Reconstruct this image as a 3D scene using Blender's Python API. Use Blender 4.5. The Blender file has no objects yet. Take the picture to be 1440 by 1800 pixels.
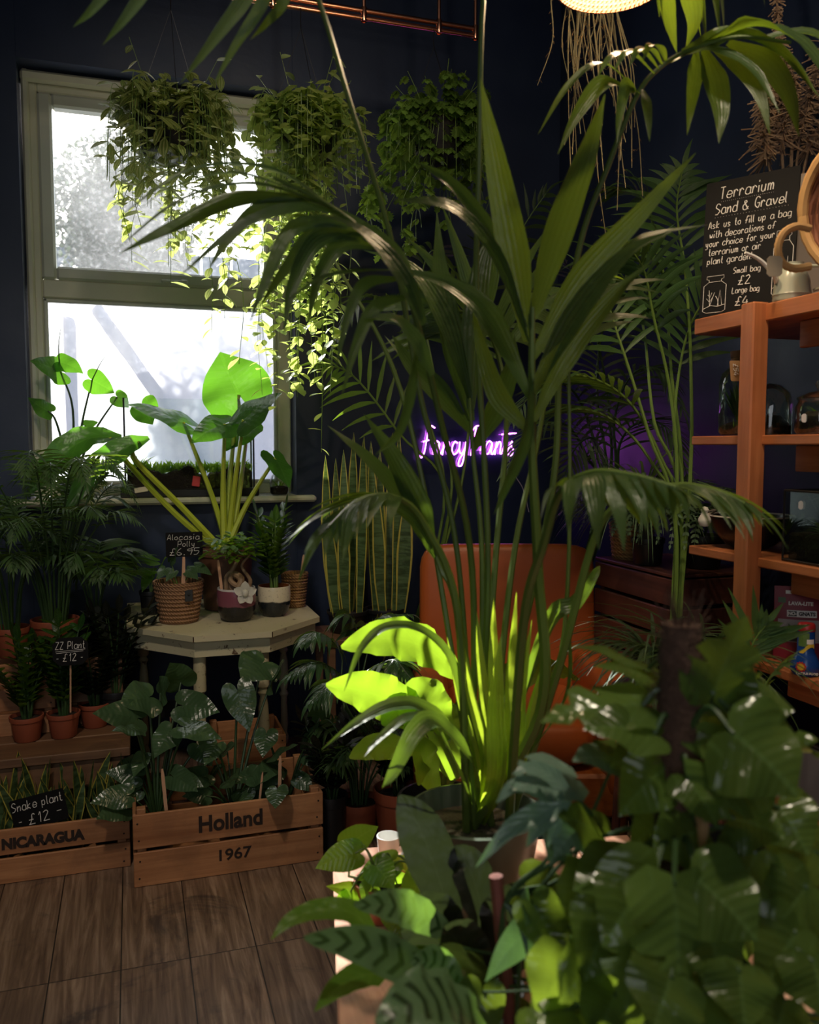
import bpy, math, random
from mathutils import Vector, Matrix

S = bpy.context.scene
COL = S.collection
R = math.radians
# ---------------------------------------------------------------- camera
F = 1500.0                       # focal length in pixels of the 1440 x 1800 frame
YAW, PITCH, CAM = R(18.0), R(4.4), Vector((0, 0, 1.40))
cd = bpy.data.cameras.new('camera'); cam = bpy.data.objects.new('camera', cd); COL.objects.link(cam)
cam.location = CAM; cam.rotation_euler = (R(90) - PITCH, 0, -YAW)
cd.sensor_fit = 'VERTICAL'; cd.sensor_height = 36.0; cd.lens = 36.0 * F / 1800.0
cd.clip_start = 0.02; cd.clip_end = 200
cd.dof.use_dof = True; cd.dof.focus_distance = 3.0; cd.dof.aperture_fstop = 3.4
S.camera = cam
# ---------------------------------------------------------------- world, sun, lamps, exposure
S.view_settings.view_transform = 'Standard'; S.view_settings.look = 'None'
S.view_settings.gamma = 1.0; S.view_settings.exposure = 0.58; S.view_settings.use_curve_mapping = False
S.cycles.max_bounces = 8; S.cycles.diffuse_bounces = 3; S.cycles.glossy_bounces = 3
S.cycles.transmission_bounces = 6; S.cycles.transparent_max_bounces = 16
S.cycles.caustics_reflective = False; S.cycles.caustics_refractive = False
S.cycles.sample_clamp_indirect = 6.0
W = bpy.data.worlds.new('sky'); S.world = W; W.use_nodes = True
wn = W.node_tree; bg = wn.nodes['Background']
sky = wn.nodes.new('ShaderNodeTexSky'); sky.sky_type = 'NISHITA'; sky.sun_disc = False
SUN_DIR = Vector((0.22, -1.0, -0.62)).normalized()         # the way the sunlight travels
sky.sun_elevation = math.asin(-SUN_DIR.z); sky.sun_rotation = math.atan2(-SUN_DIR.x, -SUN_DIR.y)
sky.altitude = 50; sky.air_density = 1.0; sky.dust_density = 2.0
wn.links.new(sky.outputs[0], bg.inputs[0]); bg.inputs[1].default_value = 0.30

def lamp(name, kind, loc, energy, col, aim=None, **kw):
    l = bpy.data.lights.new(name, kind); l.energy = energy; l.color = col
    for k, v in kw.items(): setattr(l, k, v)
    o = bpy.data.objects.new(name, l); COL.objects.link(o); o.location = loc
    if aim is not None:
        o.rotation_euler = (Vector(aim) - Vector(loc)).to_track_quat('-Z', 'Y').to_euler()
    return o
sun = lamp('sun', 'SUN', (0, 8, 8), 10.5, (1.0, 0.95, 0.84), angle=R(0.6))
sun.rotation_euler = SUN_DIR.to_track_quat('-Z', 'Y').to_euler()
lamp('fill_spot', 'SPOT', (0.85, 0.85, 3.45), 75, (1.0, 0.80, 0.58), aim=(1.75, 1.9, 1.2), spot_size=R(50), spot_blend=0.8, shadow_soft_size=0.12)  # unseen spot added as warm fill on the shelving
lamp('fill_spot', 'SPOT', (-0.45, 0.9, 3.4), 64, (1.0, 0.86, 0.70), aim=(0.1, 3.25, 0.5), spot_size=R(64), spot_blend=0.9, shadow_soft_size=0.12)  # added fill without a fixture, brightens the table and crates
lamp('fill_spot', 'SPOT', (0.9, 1.2, 3.4), 16, (1.0, 0.84, 0.64), aim=(1.5, 3.9, 2.2), spot_size=R(80), spot_blend=0.9, shadow_soft_size=0.1)  # added to lift the dark navy wall above the armchair
lamp('fill_spot', 'SPOT', (0.95, 0.55, 3.4), 75, (1.0, 0.86, 0.64), aim=(0.70, 0.95, 1.0), spot_size=R(40), spot_blend=0.8, shadow_soft_size=0.08)  # added top light giving sheen to the split leaf climber
lamp('fill_spot', 'SPOT', (0.25, 1.75, 3.5), 12, (1.0, 0.9, 0.74), aim=(0.42, 3.2, 2.6), spot_size=R(70), spot_blend=0.9, shadow_soft_size=0.06)  # added to brighten the room side of the hanging plants
lamp('front_fill', 'AREA', (-0.6, -1.35, 1.7), 11, (0.90, 0.95, 1.0), aim=(0.6, 3.0, 1.2), shape='RECTANGLE', size=1.8, size_y=1.9)  # added soft fill standing in for a shopfront; the wall behind is solid
# ---------------------------------------------------------------- photo measurement -> place
_r = Vector((math.cos(YAW), -math.sin(YAW), 0)); _h = Vector((math.sin(YAW), math.cos(YAW), 0)); _z = Vector((0, 0, 1))
_a = _h * math.cos(PITCH) - _z * math.sin(PITCH); _v = _h * math.sin(PITCH) + _z * math.cos(PITCH)
def ray(x, y): return _a + _r * ((x - 720) / F) + _v * ((900 - y) / F)
def P(x, y, d): return CAM + ray(x, y) * d                       # at depth d
def PY(x, y, Y): q = ray(x, y); return CAM + q * (Y / q.y)       # on the plane Y
def PX(x, y, X): q = ray(x, y); return CAM + q * (X / q.x)       # on the plane X
def PZ(x, y, Z): q = ray(x, y); return CAM + q * ((Z - CAM.z) / q.z)   # on the plane Z
def V(*a): return Vector(a)
rng = random.Random(7)
def U(a, b): return rng.uniform(a, b)
def smooth(pts, n=6):
    """Catmull-Rom through pts, n steps per span"""
    pts = [Vector(p) for p in pts]
    if len(pts) < 3: return [pts[0].lerp(pts[-1], i / n) for i in range(n + 1)]
    q = [pts[0] * 2 - pts[1]] + pts + [pts[-1] * 2 - pts[-2]]
    out = []
    for i in range(1, len(q) - 2):
        a, b, c, d = q[i - 1], q[i], q[i + 1], q[i + 2]
        for k in range(n):
            t = k / n
            out.append(0.5 * ((2 * b) + (c - a) * t + (2 * a - 5 * b + 4 * c - d) * t * t + (3 * b - a - 3 * c + d) * t ** 3))
    out.append(pts[-1]); return out

class MB:
    """collects shapes (world coordinates) and links them as ONE mesh object"""
    def __init__(s): s.v = []; s.f = []; s.uv = []; s.m = []; s.mi = 0
    def add(s, vs, fs, uvs=None):
        b = len(s.v); s.v += [tuple(x) for x in vs]; s.f += [tuple(b + i for i in f) for f in fs]
        s.uv += uvs if uvs else [(0, 0)] * len(vs); s.m += [s.mi] * len(fs)
    def grid(s, rows, uvs=None):
        n = len(rows[0]); vs = [p for r in rows for p in r]
        fs = [(i * n + j, i * n + j + 1, (i + 1) * n + j + 1, (i + 1) * n + j) for i in range(len(rows) - 1) for j in range(n - 1)]
        s.add(vs, fs, [u for r in uvs for u in r] if uvs else None)
    def tube(s, pts, r, n=6, cap=True):
        pts = [Vector(p) for p in pts]; L = len(pts)
        rr = r if isinstance(r, (list, tuple)) else [r] * L
        if len(rr) == 2 and L > 2: rr = [rr[0] + (rr[1] - rr[0]) * i / (L - 1) for i in range(L)]
        T0 = (pts[1] - pts[0]).normalized(); N = T0.orthogonal().normalized(); vs = []; uv = []
        for i, p in enumerate(pts):
            T = (pts[min(i + 1, L - 1)] - pts[max(i - 1, 0)])
            T = T.normalized() if T.length > 1e-9 else T0
            N = (N - T * N.dot(T)); N = N.normalized() if N.length > 1e-6 else T.orthogonal().normalized()
            B = T.cross(N)
            for k in range(n):
                a = 2 * math.pi * k / n
                vs.append(p + (N * math.cos(a) + B * math.sin(a)) * rr[i]); uv.append((i / max(1, L - 1), k / n))
        fs = [(i * n + k, i * n + (k + 1) % n, (i + 1) * n + (k + 1) % n, (i + 1) * n + k) for i in range(L - 1) for k in range(n)]
        if cap: fs += [tuple(range(n))[::-1], tuple(range((L - 1) * n, L * n))]
        s.add(vs, fs, uv)
    def lathe(s, c, prof, n=28, a0=0.0):
        c = Vector(c); vs = []; uv = []; L = len(prof)
        for i, (r, z) in enumerate(prof):
            for k in range(n):
                a = a0 + 2 * math.pi * k / n
                vs.append(c + V(r * math.cos(a), r * math.sin(a), z)); uv.append((k / n, i / (L - 1)))
        fs = [(i * n + k, i * n + (k + 1) % n, (i + 1) * n + (k + 1) % n, (i + 1) * n + k) for i in range(L - 1) for k in range(n)]
        s.add(vs, fs, uv)
    def box(s, c, size, rot=None, bev=0.0):
        """a box, its edges chamfered by bev"""
        c = Vector(c); h = Vector(size) / 2; M = rot if rot is not None else Matrix.Identity(3)
        b = max(0.0006, min(bev, min(h) * 0.9)); b = min(b, min(h) * 0.9); vs = []; idx = {}
        for sx in (-1, 1):
            for sy in (-1, 1):
                for sz in (-1, 1):
                    for ax in range(3):
                        q = [sx * (h.x - b), sy * (h.y - b), sz * (h.z - b)]; sg = (sx, sy, sz)
                        q[ax] = sg[ax] * h[ax]; idx[(sx, sy, sz, ax)] = len(vs); vs.append(c + M @ Vector(q))
        fs = []
        for ax in range(3):
            o1, o2 = (ax + 1) % 3, (ax + 2) % 3
            for sg in (-1, 1):
                f = []
                for p, q in ((-1, -1), (1, -1), (1, 1), (-1, 1)):
                    k = [0, 0, 0]; k[ax] = sg; k[o1] = p; k[o2] = q; f.append(idx[(k[0], k[1], k[2], ax)])
                fs.append(tuple(f if sg > 0 else f[::-1]))
        for ax in range(3):                                     # chamfer strips along edges of axis ax
            o1, o2 = (ax + 1) % 3, (ax + 2) % 3
            for p in (-1, 1):
                for q in (-1, 1):
                    def k(e, a):
                        t = [0, 0, 0]; t[ax] = e; t[o1] = p; t[o2] = q; return idx[(t[0], t[1], t[2], a)]
                    f = [k(-1, o1), k(1, o1), k(1, o2), k(-1, o2)]; fs.append(tuple(f if p * q > 0 else f[::-1]))
        for sx in (-1, 1):
            for sy in (-1, 1):
                for sz in (-1, 1):
                    f = [idx[(sx, sy, sz, a)] for a in range(3)]; fs.append(tuple(f if sx * sy * sz > 0 else f[::-1]))
        s.add(vs, fs)
    def slab(s, poly, z0, z1):
        n = len(poly); vs = [V(p[0], p[1], z0) for p in poly] + [V(p[0], p[1], z1) for p in poly]
        s.add(vs, [tuple(range(n))[::-1], tuple(range(n, 2 * n))] + [(i, (i + 1) % n, n + (i + 1) % n, n + i) for i in range(n)])
    def ball(s, c, r, n=10, sq=(1, 1, 1), bump=0.0):
        c = Vector(c); rows = []
        for i in range(n + 1):
            th = math.pi * i / n; row = []
            for k in range(2 * n):
                ph = math.pi * k / n; q = 1 + bump * (math.sin(5 * ph + 3 * th) * math.sin(4 * th) + 0.6 * math.sin(9 * ph - 7 * th))
                row.append(c + V(math.sin(th) * math.cos(ph) * sq[0], math.sin(th) * math.sin(ph) * sq[1], math.cos(th) * sq[2]) * r * q)
            row.append(row[0]); rows.append(row)
        s.grid(rows)
    def build(s, name, mats, parent=None, loc=None, sm=True):
        me = bpy.data.meshes.new(name); o = bpy.data.objects.new(name, me); COL.objects.link(o)
        off = Vector((0, 0, 0)); q = parent
        while q is not None: off += q.location; q = q.parent
        if parent is not None: o.parent = parent
        elif loc is not None: off = Vector(loc); o.location = loc
        me.from_pydata([(a - off.x, b - off.y, c - off.z) for a, b, c in s.v], [], s.f)
        for m in (mats if isinstance(mats, (list, tuple)) else [mats]): me.materials.append(m)
        me.polygons.foreach_set('material_index', s.m); me.polygons.foreach_set('use_smooth', [sm] * len(s.f))
        l = me.uv_layers.new(name='UVMap'); flat = []
        for f in s.f:
            for i in f: flat += s.uv[i]
        l.data.foreach_set('uv', flat)
        if sm:
            try: me.set_sharp_from_angle(angle=R(42))
            except Exception: pass
        me.update(); return o

def tag(o, label, cat, group=None, kind=None):
    o['label'] = label; o['category'] = cat
    if group: o['group'] = group
    if kind: o['kind'] = kind
    return o
def thing(name, label, cat, loc, group=None):
    o = bpy.data.objects.new(name, None); COL.objects.link(o); o.location = loc; o.empty_display_size = 0.05
    return tag(o, label, cat, group)
def struct(o): o['kind'] = 'structure'; return o
def stuffpart(o): o['kind'] = 'stuff'; return o
def copy_tree(src, loc=None, rz=0.0, sc=1.0, label=None, parent=None):
    c = src.copy(); COL.objects.link(c)
    if parent is not None: c.parent = parent
    if loc is not None:
        c.location = loc; c.rotation_euler = (0, 0, rz); c.scale = (sc, sc, sc)
    if label: c['label'] = label
    for ch in list(src.children): copy_tree(ch, parent=c)
    return c

# ---------------------------------------------------------------- materials
def nd(nt, kind, ins=None, **props):
    n = nt.nodes.new('ShaderNode' + kind)
    for k, v in props.items(): setattr(n, k, v)
    for k, v in (ins or {}).items():
        if isinstance(v, bpy.types.NodeSocket): nt.links.new(v, n.inputs[k])
        elif isinstance(v, bpy.types.Node): nt.links.new(v.outputs[0], n.inputs[k])
        else: n.inputs[k].default_value = v
    return n
def c4(c): return (c[0], c[1], c[2], 1.0)
def srgb(r, g, b):
    f = lambda x: ((x / 255 + 0.055) / 1.055) ** 2.4 if x > 10 else x / 255 / 12.92
    return (f(r), f(g), f(b))
def math_(nt, op, a, b=0.0, clamp=False):
    n = nt.nodes.new('ShaderNodeMath'); n.operation = op; n.use_clamp = clamp
    for i, v in enumerate((a, b)):
        if isinstance(v, (int, float)): n.inputs[i].default_value = v
        else: nt.links.new(v if isinstance(v, bpy.types.NodeSocket) else v.outputs[0], n.inputs[i])
    return n.outputs[0]
def mixc(nt, f, a, b):
    n = nt.nodes.new('ShaderNodeMix'); n.data_type = 'RGBA'
    for s_, v in ((n.inputs[0], f), (n.inputs[6], a), (n.inputs[7], b)):
        if isinstance(v, bpy.types.NodeSocket): nt.links.new(v, s_)
        elif isinstance(v, (int, float)): s_.default_value = v
        else: s_.default_value = c4(v)
    return n.outputs[2]
def ramp(nt, f, stops):
    n = nt.nodes.new('ShaderNodeValToRGB'); nt.links.new(f, n.inputs[0]); e = n.color_ramp.elements
    while len(e) < len(stops): e.new(0.5)
    for k, (p, c) in enumerate(stops): e[k].position = p; e[k].color = c4(c) if not isinstance(c, (int, float)) else (c, c, c, 1)
    return n.outputs[0]
def newmat(name):
    m = bpy.data.materials.new(name); m.use_nodes = True; nt = m.node_tree
    return m, nt, nt.nodes['Principled BSDF'], nt.nodes['Material Output']
def coords(nt, scale=(1, 1, 1), kind='Object', rot=(0, 0, 0)):
    t = nt.nodes.new('ShaderNodeTexCoord'); mp = nt.nodes.new('ShaderNodeMapping')
    mp.inputs['Scale'].default_value = scale; mp.inputs['Rotation'].default_value = rot
    nt.links.new(t.outputs[kind], mp.inputs[0]); return mp.outputs[0]
def noise(nt, vec, scale, detail=4, rough=0.55, dist=0.0):
    n = nd(nt, 'TexNoise', {'Vector': vec, 'Scale': scale, 'Detail': detail, 'Roughness': rough, 'Distortion': dist}); return n.outputs[0]
def bump(nt, bs, h, strength=0.3, dist=0.01):
    b = nd(nt, 'Bump', {'Height': h, 'Strength': strength, 'Distance': dist}); nt.links.new(b.outputs[0], bs.inputs['Normal'])

def plain(name, col, rough=0.5, metal=0.0, spec=0.5, var=0.15, nscale=8, bmp=0.0, emit=None, es=0.0, coat=0.0):
    m, nt, b, o = newmat(name); v = coords(nt); f = noise(nt, v, nscale, 5)
    a = tuple(c * (1 - var) for c in col); c2 = tuple(min(1, c * (1 + var)) for c in col)
    nt.links.new(mixc(nt, f, a, c2), b.inputs['Base Color'])
    b.inputs['Roughness'].default_value = rough; b.inputs['Metallic'].default_value = metal
    b.inputs['Specular IOR Level'].default_value = spec; b.inputs['Coat Weight'].default_value = coat
    if bmp: bump(nt, b, f, bmp)
    if emit: b.inputs['Emission Color'].default_value = c4(emit); b.inputs['Emission Strength'].default_value = es
    return m
def wood(name, dark, light, axis=0, rough=0.55, scale=1.0, knots=True, wear=0.0, wearcol=(0.3, 0.28, 0.25)):
    m, nt, b, o = newmat(name); sc = [14.0 * scale] * 3; sc[axis] = 1.2 * scale
    v = coords(nt, tuple(sc)); n1 = noise(nt, v, 1.0, 6, 0.6, 1.2); sc2 = [60.0 * scale] * 3; sc2[axis] = 2.0 * scale
    n2 = noise(nt, coords(nt, tuple(sc2)), 1.0, 3, 0.6, 0.4); n3 = noise(nt, coords(nt), 5.0, 3)
    f = math_(nt, 'ADD', math_(nt, 'MULTIPLY', n1, 0.65), math_(nt, 'MULTIPLY', n2, 0.35))
    c = ramp(nt, f, [(0.34, dark), (0.66, light)])
    c = mixc(nt, math_(nt, 'MULTIPLY', ramp(nt, n3, [(0.45, 0.0), (0.75, 1.0)]), 0.35), c, tuple(x * 0.55 for x in dark))
    if wear: c = mixc(nt, math_(nt, 'MULTIPLY', ramp(nt, noise(nt, coords(nt), 9, 6, 0.7), [(0.5, 0.0), (0.62, 1.0)]), wear), c, wearcol)
    nt.links.new(c, b.inputs['Base Color']); b.inputs['Roughness'].default_value = rough
    bump(nt, b, f, 0.25, 0.004); return m
def leafmat(name, col, trans, rough=0.38, k=0.42, pat=None, col2=None, var=0.35, spec=0.5):
    """leaf: glossy face mixed with translucency; u runs base to tip, v is -1..1 across"""
    m, nt, b, o = newmat(name)
    tc = nt.nodes.new('ShaderNodeTexCoord'); sp = nd(nt, 'SeparateXYZ', {0: tc.outputs['UV']})
    u, v = sp.outputs[0], sp.outputs[1]; av = math_(nt, 'ABSOLUTE', v)
    isl = nt.nodes.new('ShaderNodeNewGeometry').outputs['Random Per Island']
    lo = tuple(c * (1 - var) for c in col); hi = tuple(min(1, c * (1 + var)) for c in col)
    c = mixc(nt, isl, lo, hi); t = c4(trans); tcol = None
    if pat == 'veins' or pat is None:
        w = math_(nt, 'SINE', math_(nt, 'MULTIPLY', math_(nt, 'SUBTRACT', u, math_(nt, 'MULTIPLY', av, 0.22)), 48.0))
        f = math_(nt, 'MULTIPLY', ramp(nt, w, [(0.86, 0.0), (1.0, 1.0)]), 0.35 if pat else 0.0)
        f = math_(nt, 'ADD', f, math_(nt, 'MULTIPLY', math_(nt, 'LESS_THAN', av, 0.05), 0.5))
        c = mixc(nt, f, c, col2 or tuple(min(1, x * 2.2 + 0.02) for x in col))
    elif pat == 'ribs':                                        # long parallel ribs of palm leaflets
        w = math_(nt, 'SINE', math_(nt, 'MULTIPLY', v, 17.0)); f = math_(nt, 'MULTIPLY', math_(nt, 'ADD', w, 1.0), 0.22)
        c = mixc(nt, f, c, tuple(min(1, x * 1.9) for x in col))
    elif pat == 'margin':                                      # snake plant: grey bands, yellow edge
        nv = noise(nt, coords(nt, (6, 6, 40)), 1.0, 4, 0.6, 1.5); c = mixc(nt, ramp(nt, nv, [(0.42, 0.0), (0.58, 1.0)]), c, tuple(x * 2.3 + 0.01 for x in col))
        mk = math_(nt, 'GREATER_THAN', av, 0.76); c = mixc(nt, mk, c, col2); tcol = mixc(nt, mk, trans, tuple(min(1, x * 1.3) for x in col2))
    elif pat == 'stripe':                                      # cream striped trailing leaves
        w = math_(nt, 'SINE', math_(nt, 'ADD', math_(nt, 'MULTIPLY', v, 9.0), math_(nt, 'MULTIPLY', isl, 6.0)))
        f = math_(nt, 'MULTIPLY', ramp(nt, w, [(0.3, 0.0), (0.7, 1.0)]), 0.9); c = mixc(nt, f, c, col2)
        tcol = mixc(nt, f, trans, tuple(min(1, x * 1.2) for x in col2))
    elif pat == 'blotch':                                      # dark ovals either side of the midrib
        w = math_(nt, 'SINE', math_(nt, 'MULTIPLY', math_(nt, 'SUBTRACT', u, math_(nt, 'MULTIPLY', av, 0.10)), 52.0))
        f = math_(nt, 'MULTIPLY', ramp(nt, w, [(0.35, 0.0), (0.6, 1.0)]), math_(nt, 'LESS_THAN', av, 0.72)); c = mixc(nt, f, c, col2)
    nt.links.new(c, b.inputs['Base Color']); b.inputs['Roughness'].default_value = rough; b.inputs['Specular IOR Level'].default_value = spec
    hn = noise(nt, coords(nt), 32, 2); hh = math_(nt, 'ADD', math_(nt, 'MULTIPLY', hn, 1.2), math_(nt, 'MULTIPLY', w if pat in (None, 'veins', 'ribs', 'blotch') else hn, 0.10)); bump(nt, b, hh, 0.45, 0.006)
    tr = nd(nt, 'BsdfTranslucent', {'Color': t if tcol is None else tcol}); mx = nd(nt, 'MixShader', {0: k, 1: b, 2: tr})
    nt.links.new(mx.outputs[0], o.inputs['Surface']); return m
def glassmat(name, tint=(1, 1, 1), dirt=0.0, gl=0.10, rough=0.02):
    """thin pane: clear, a reflection that grows at grazing angles, a film of dirt that scatters light"""
    m, nt, b, o = newmat(name); nt.nodes.remove(b)
    tr = nd(nt, 'BsdfTransparent', {'Color': c4(tint)}); g = nd(nt, 'BsdfGlossy', {'Color': (1, 1, 1, 1), 'Roughness': rough})
    lw = nd(nt, 'LayerWeight', {'Blend': 0.25}); f = math_(nt, 'ADD', math_(nt, 'MULTIPLY', lw.outputs['Fresnel'], 0.7), gl * 0.3, True)
    mx = nd(nt, 'MixShader', {0: f, 1: tr, 2: g}); out = mx
    if dirt:
        n1 = noise(nt, coords(nt), 55, 3, 0.6); n2 = noise(nt, coords(nt), 2.2, 4, 0.6)
        ff = math_(nt, 'MULTIPLY', math_(nt, 'ADD', math_(nt, 'MULTIPLY', ramp(nt, n1, [(0.5, 0.0), (0.72, 1.0)]), 0.6), ramp(nt, n2, [(0.3, 0.15), (0.7, 0.8)])), dirt, True)
        tl = nd(nt, 'BsdfTranslucent', {'Color': (0.9, 0.93, 1, 1)}); out = nd(nt, 'MixShader', {0: ff, 1: mx, 2: tl})
    nt.links.new(out.outputs[0], o.inputs['Surface']); return m

# ---------------------------------------------------------------- leaves
def inroom(mb):
    """leaves that meet a wall lie against it"""
    mb.v = [(min(x, 2.088), min(y, 3.988), z) for x, y, z in mb.v]
def p_lance(t): return max(0.0, min(1.0, t * 4.0 + 0.12)) * (1 - t ** 2.2) ** 0.9
def p_palm(t): return (0.28 + 0.72 * min(1.0, t * 3.2)) * max(0.0, 1 - max(0, (t - 0.34) / 0.66) ** 1.5)
def p_oval(t): return max(0.0, math.sin(math.pi * min(1, t * 0.96 + 0.03))) ** 0.75
def p_blade(t): return (0.55 + 0.45 * min(1, t * 2)) * max(0.0, 1 - t ** 3.5)
def p_jag(t): return p_oval(t) * (1.0 + 0.28 * (1 if int(t * 9.99) % 2 else -1))
def spine(p, d, L, n, droop, up):
    p = Vector(p); d = Vector(d).normalized(); pts = [p.copy()]; ds = [d.copy()]
    for i in range(n):
        d = (d + V(0, 0, -droop / n)).normalized(); p = p + d * (L / n); pts.append(p.copy()); ds.append(d.copy())
    return pts, ds
def leaf(mb, p, d, up, L, Wd, prof=p_lance, droop=0.6, fold=0.12, n=7, wave=0.0, twist=0.0, m=1):
    """one blade along a drooping spine, folded along the midrib"""
    pts, ds = spine(p, d, L, n, droop, up); rows = []; uvs = []; ph = U(0, 6); up = Vector(up)
    for i, (q, t) in enumerate(zip(pts, ds)):
        s = t.cross(up); s = s.normalized() if s.length > 1e-4 else t.orthogonal().normalized()
        if twist: s = Matrix.Rotation(twist * i / n, 3, t) @ s
        N = s.cross(t); w = Wd / 2 * max(0.02, prof(i / n)); row = []; uv = []
        for j in range(-m, m + 1):
            a = j / m
            row.append(q + s * (w * a) + N * (fold * abs(a) * w + wave * w * math.sin(ph + i * 2.1 + a) * abs(a))); uv.append((i / n, a))
        rows.append(row); uvs.append(uv)
    mb.grid(rows, uvs)
def heart(mb, p, d, up, L, Wd, lobe=0.3, droop=0.5, fold=0.1, n=8, wave=0.05, px=1.5, m=3, slits=None, sweep=0.0):
    """arrow / heart leaf: two halves meeting on the midrib, lobes behind the stalk; slits cut it from the edge inwards"""
    pts, ds = spine(p, d, L, n, droop, up); up = Vector(up); ph = U(0, 6)
    def at(t):
        if t <= 0: return Vector(p) + ds[0] * (t * L), ds[0]
        x = min(n - 1e-6, t * n); i = int(x); return pts[i].lerp(pts[i + 1], x - i), ds[i]
    ts = [-lobe * math.cos(math.pi / 2 * k / 3) for k in range(3)] + [k / n for k in range(n + 1)]
    if slits: ts = sorted(set([-lobe, -lobe * 0.5] + [k / (slits * 4.0) for k in range(slits * 4 + 1)]))
    for sg in (-1, 1):
        rows = []; uvs = []
        for t in ts:
            tt = t
            q, tg = at(t); s = tg.cross(up); s = s.normalized() if s.length > 1e-4 else tg.orthogonal().normalized(); N = s.cross(tg)
            if t < 0:
                hw = 0.5 * math.sqrt(max(0.0, 1 - (t / lobe) ** 2)); a0, a1 = 0.5 - hw, 0.5 + hw
            else:
                a0, a1 = 0.0, max(0.01, (1 - t ** px) * (1 + 0.12 * math.sin(math.pi * t)))
                if slits and 0.12 < t < 0.93 and int(round(t * slits * 4)) % 4 == 0: a1 *= 0.42
            row = []; uv = []
            for j in range(m + 1):
                a = a0 + (a1 - a0) * j / m; w = Wd / 2 * a
                row.append(q + s * (sg * w) + tg * (sweep * L * a * a) + N * (fold * w * (1 if t >= 0 else 1) - (0.5 * w * w / Wd) * 0.6 + wave * Wd * a * math.sin(ph + t * 9 + sg))); uv.append((max(0, t), sg * a))
            rows.append(row if sg > 0 else row[::-1]); uvs.append(uv if sg > 0 else uv[::-1])
        mb.grid(rows, uvs)
def stalk(mb, pts, r0, r1, n=6, k=5): mb.tube(smooth(pts, k), (r0, r1), n)
def frond(pts, L, Wd, start=0.5, pairs=16, r=(0.008, 0.003), up=(0, 0, 1), droop=0.9, fwd=0.7, lift=0.15, name='frond', mats=None, parent=None, sub=8, tipfrac=0.45, jit=0.08, n=7, fold=0.22, endleaf=True):
    """pinnate palm frond: stalk along pts, leaflet pairs from start to the tip"""
    mb = MB(); sp = smooth(pts, sub); N = len(sp)
    mb.mi = 1; mb.tube(sp, r, 6); mb.mi = 0
    for k in range(pairs):
        f = start + (1 - start) * (k + 0.5) / pairs; x = f * (N - 1); i = min(N - 2, int(x)); q = sp[i].lerp(sp[i + 1], x - i)
        T = (sp[i + 1] - sp[i]).normalized(); s = T.cross(Vector(up)); s = s.normalized() if s.length > 1e-4 else T.orthogonal().normalized()
        Nn = s.cross(T); g = (k + 0.5) / pairs; ll = L * (0.55 + 0.45 * math.sin(math.pi * min(1, g * 1.15 + 0.12))) * (1 - (1 - tipfrac) * max(0, g - 0.6) / 0.4)
        for sg in (-1, 1):
            d = (s * sg + T * (fwd + 0.9 * g * g) + Nn * (lift + U(-jit, jit)) + T * U(-jit, jit)).normalized()
            leaf(mb, q, d, Nn, ll * U(0.88, 1.08), Wd * U(0.85, 1.12), p_palm, droop * U(0.7, 1.25), fold, n)
    if endleaf: leaf(mb, sp[-1], (sp[-1] - sp[-2]), up, L * tipfrac, Wd * 0.8, p_palm, droop, fold, n)
    inroom(mb)
    return mb.build(name, mats, parent)
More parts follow.
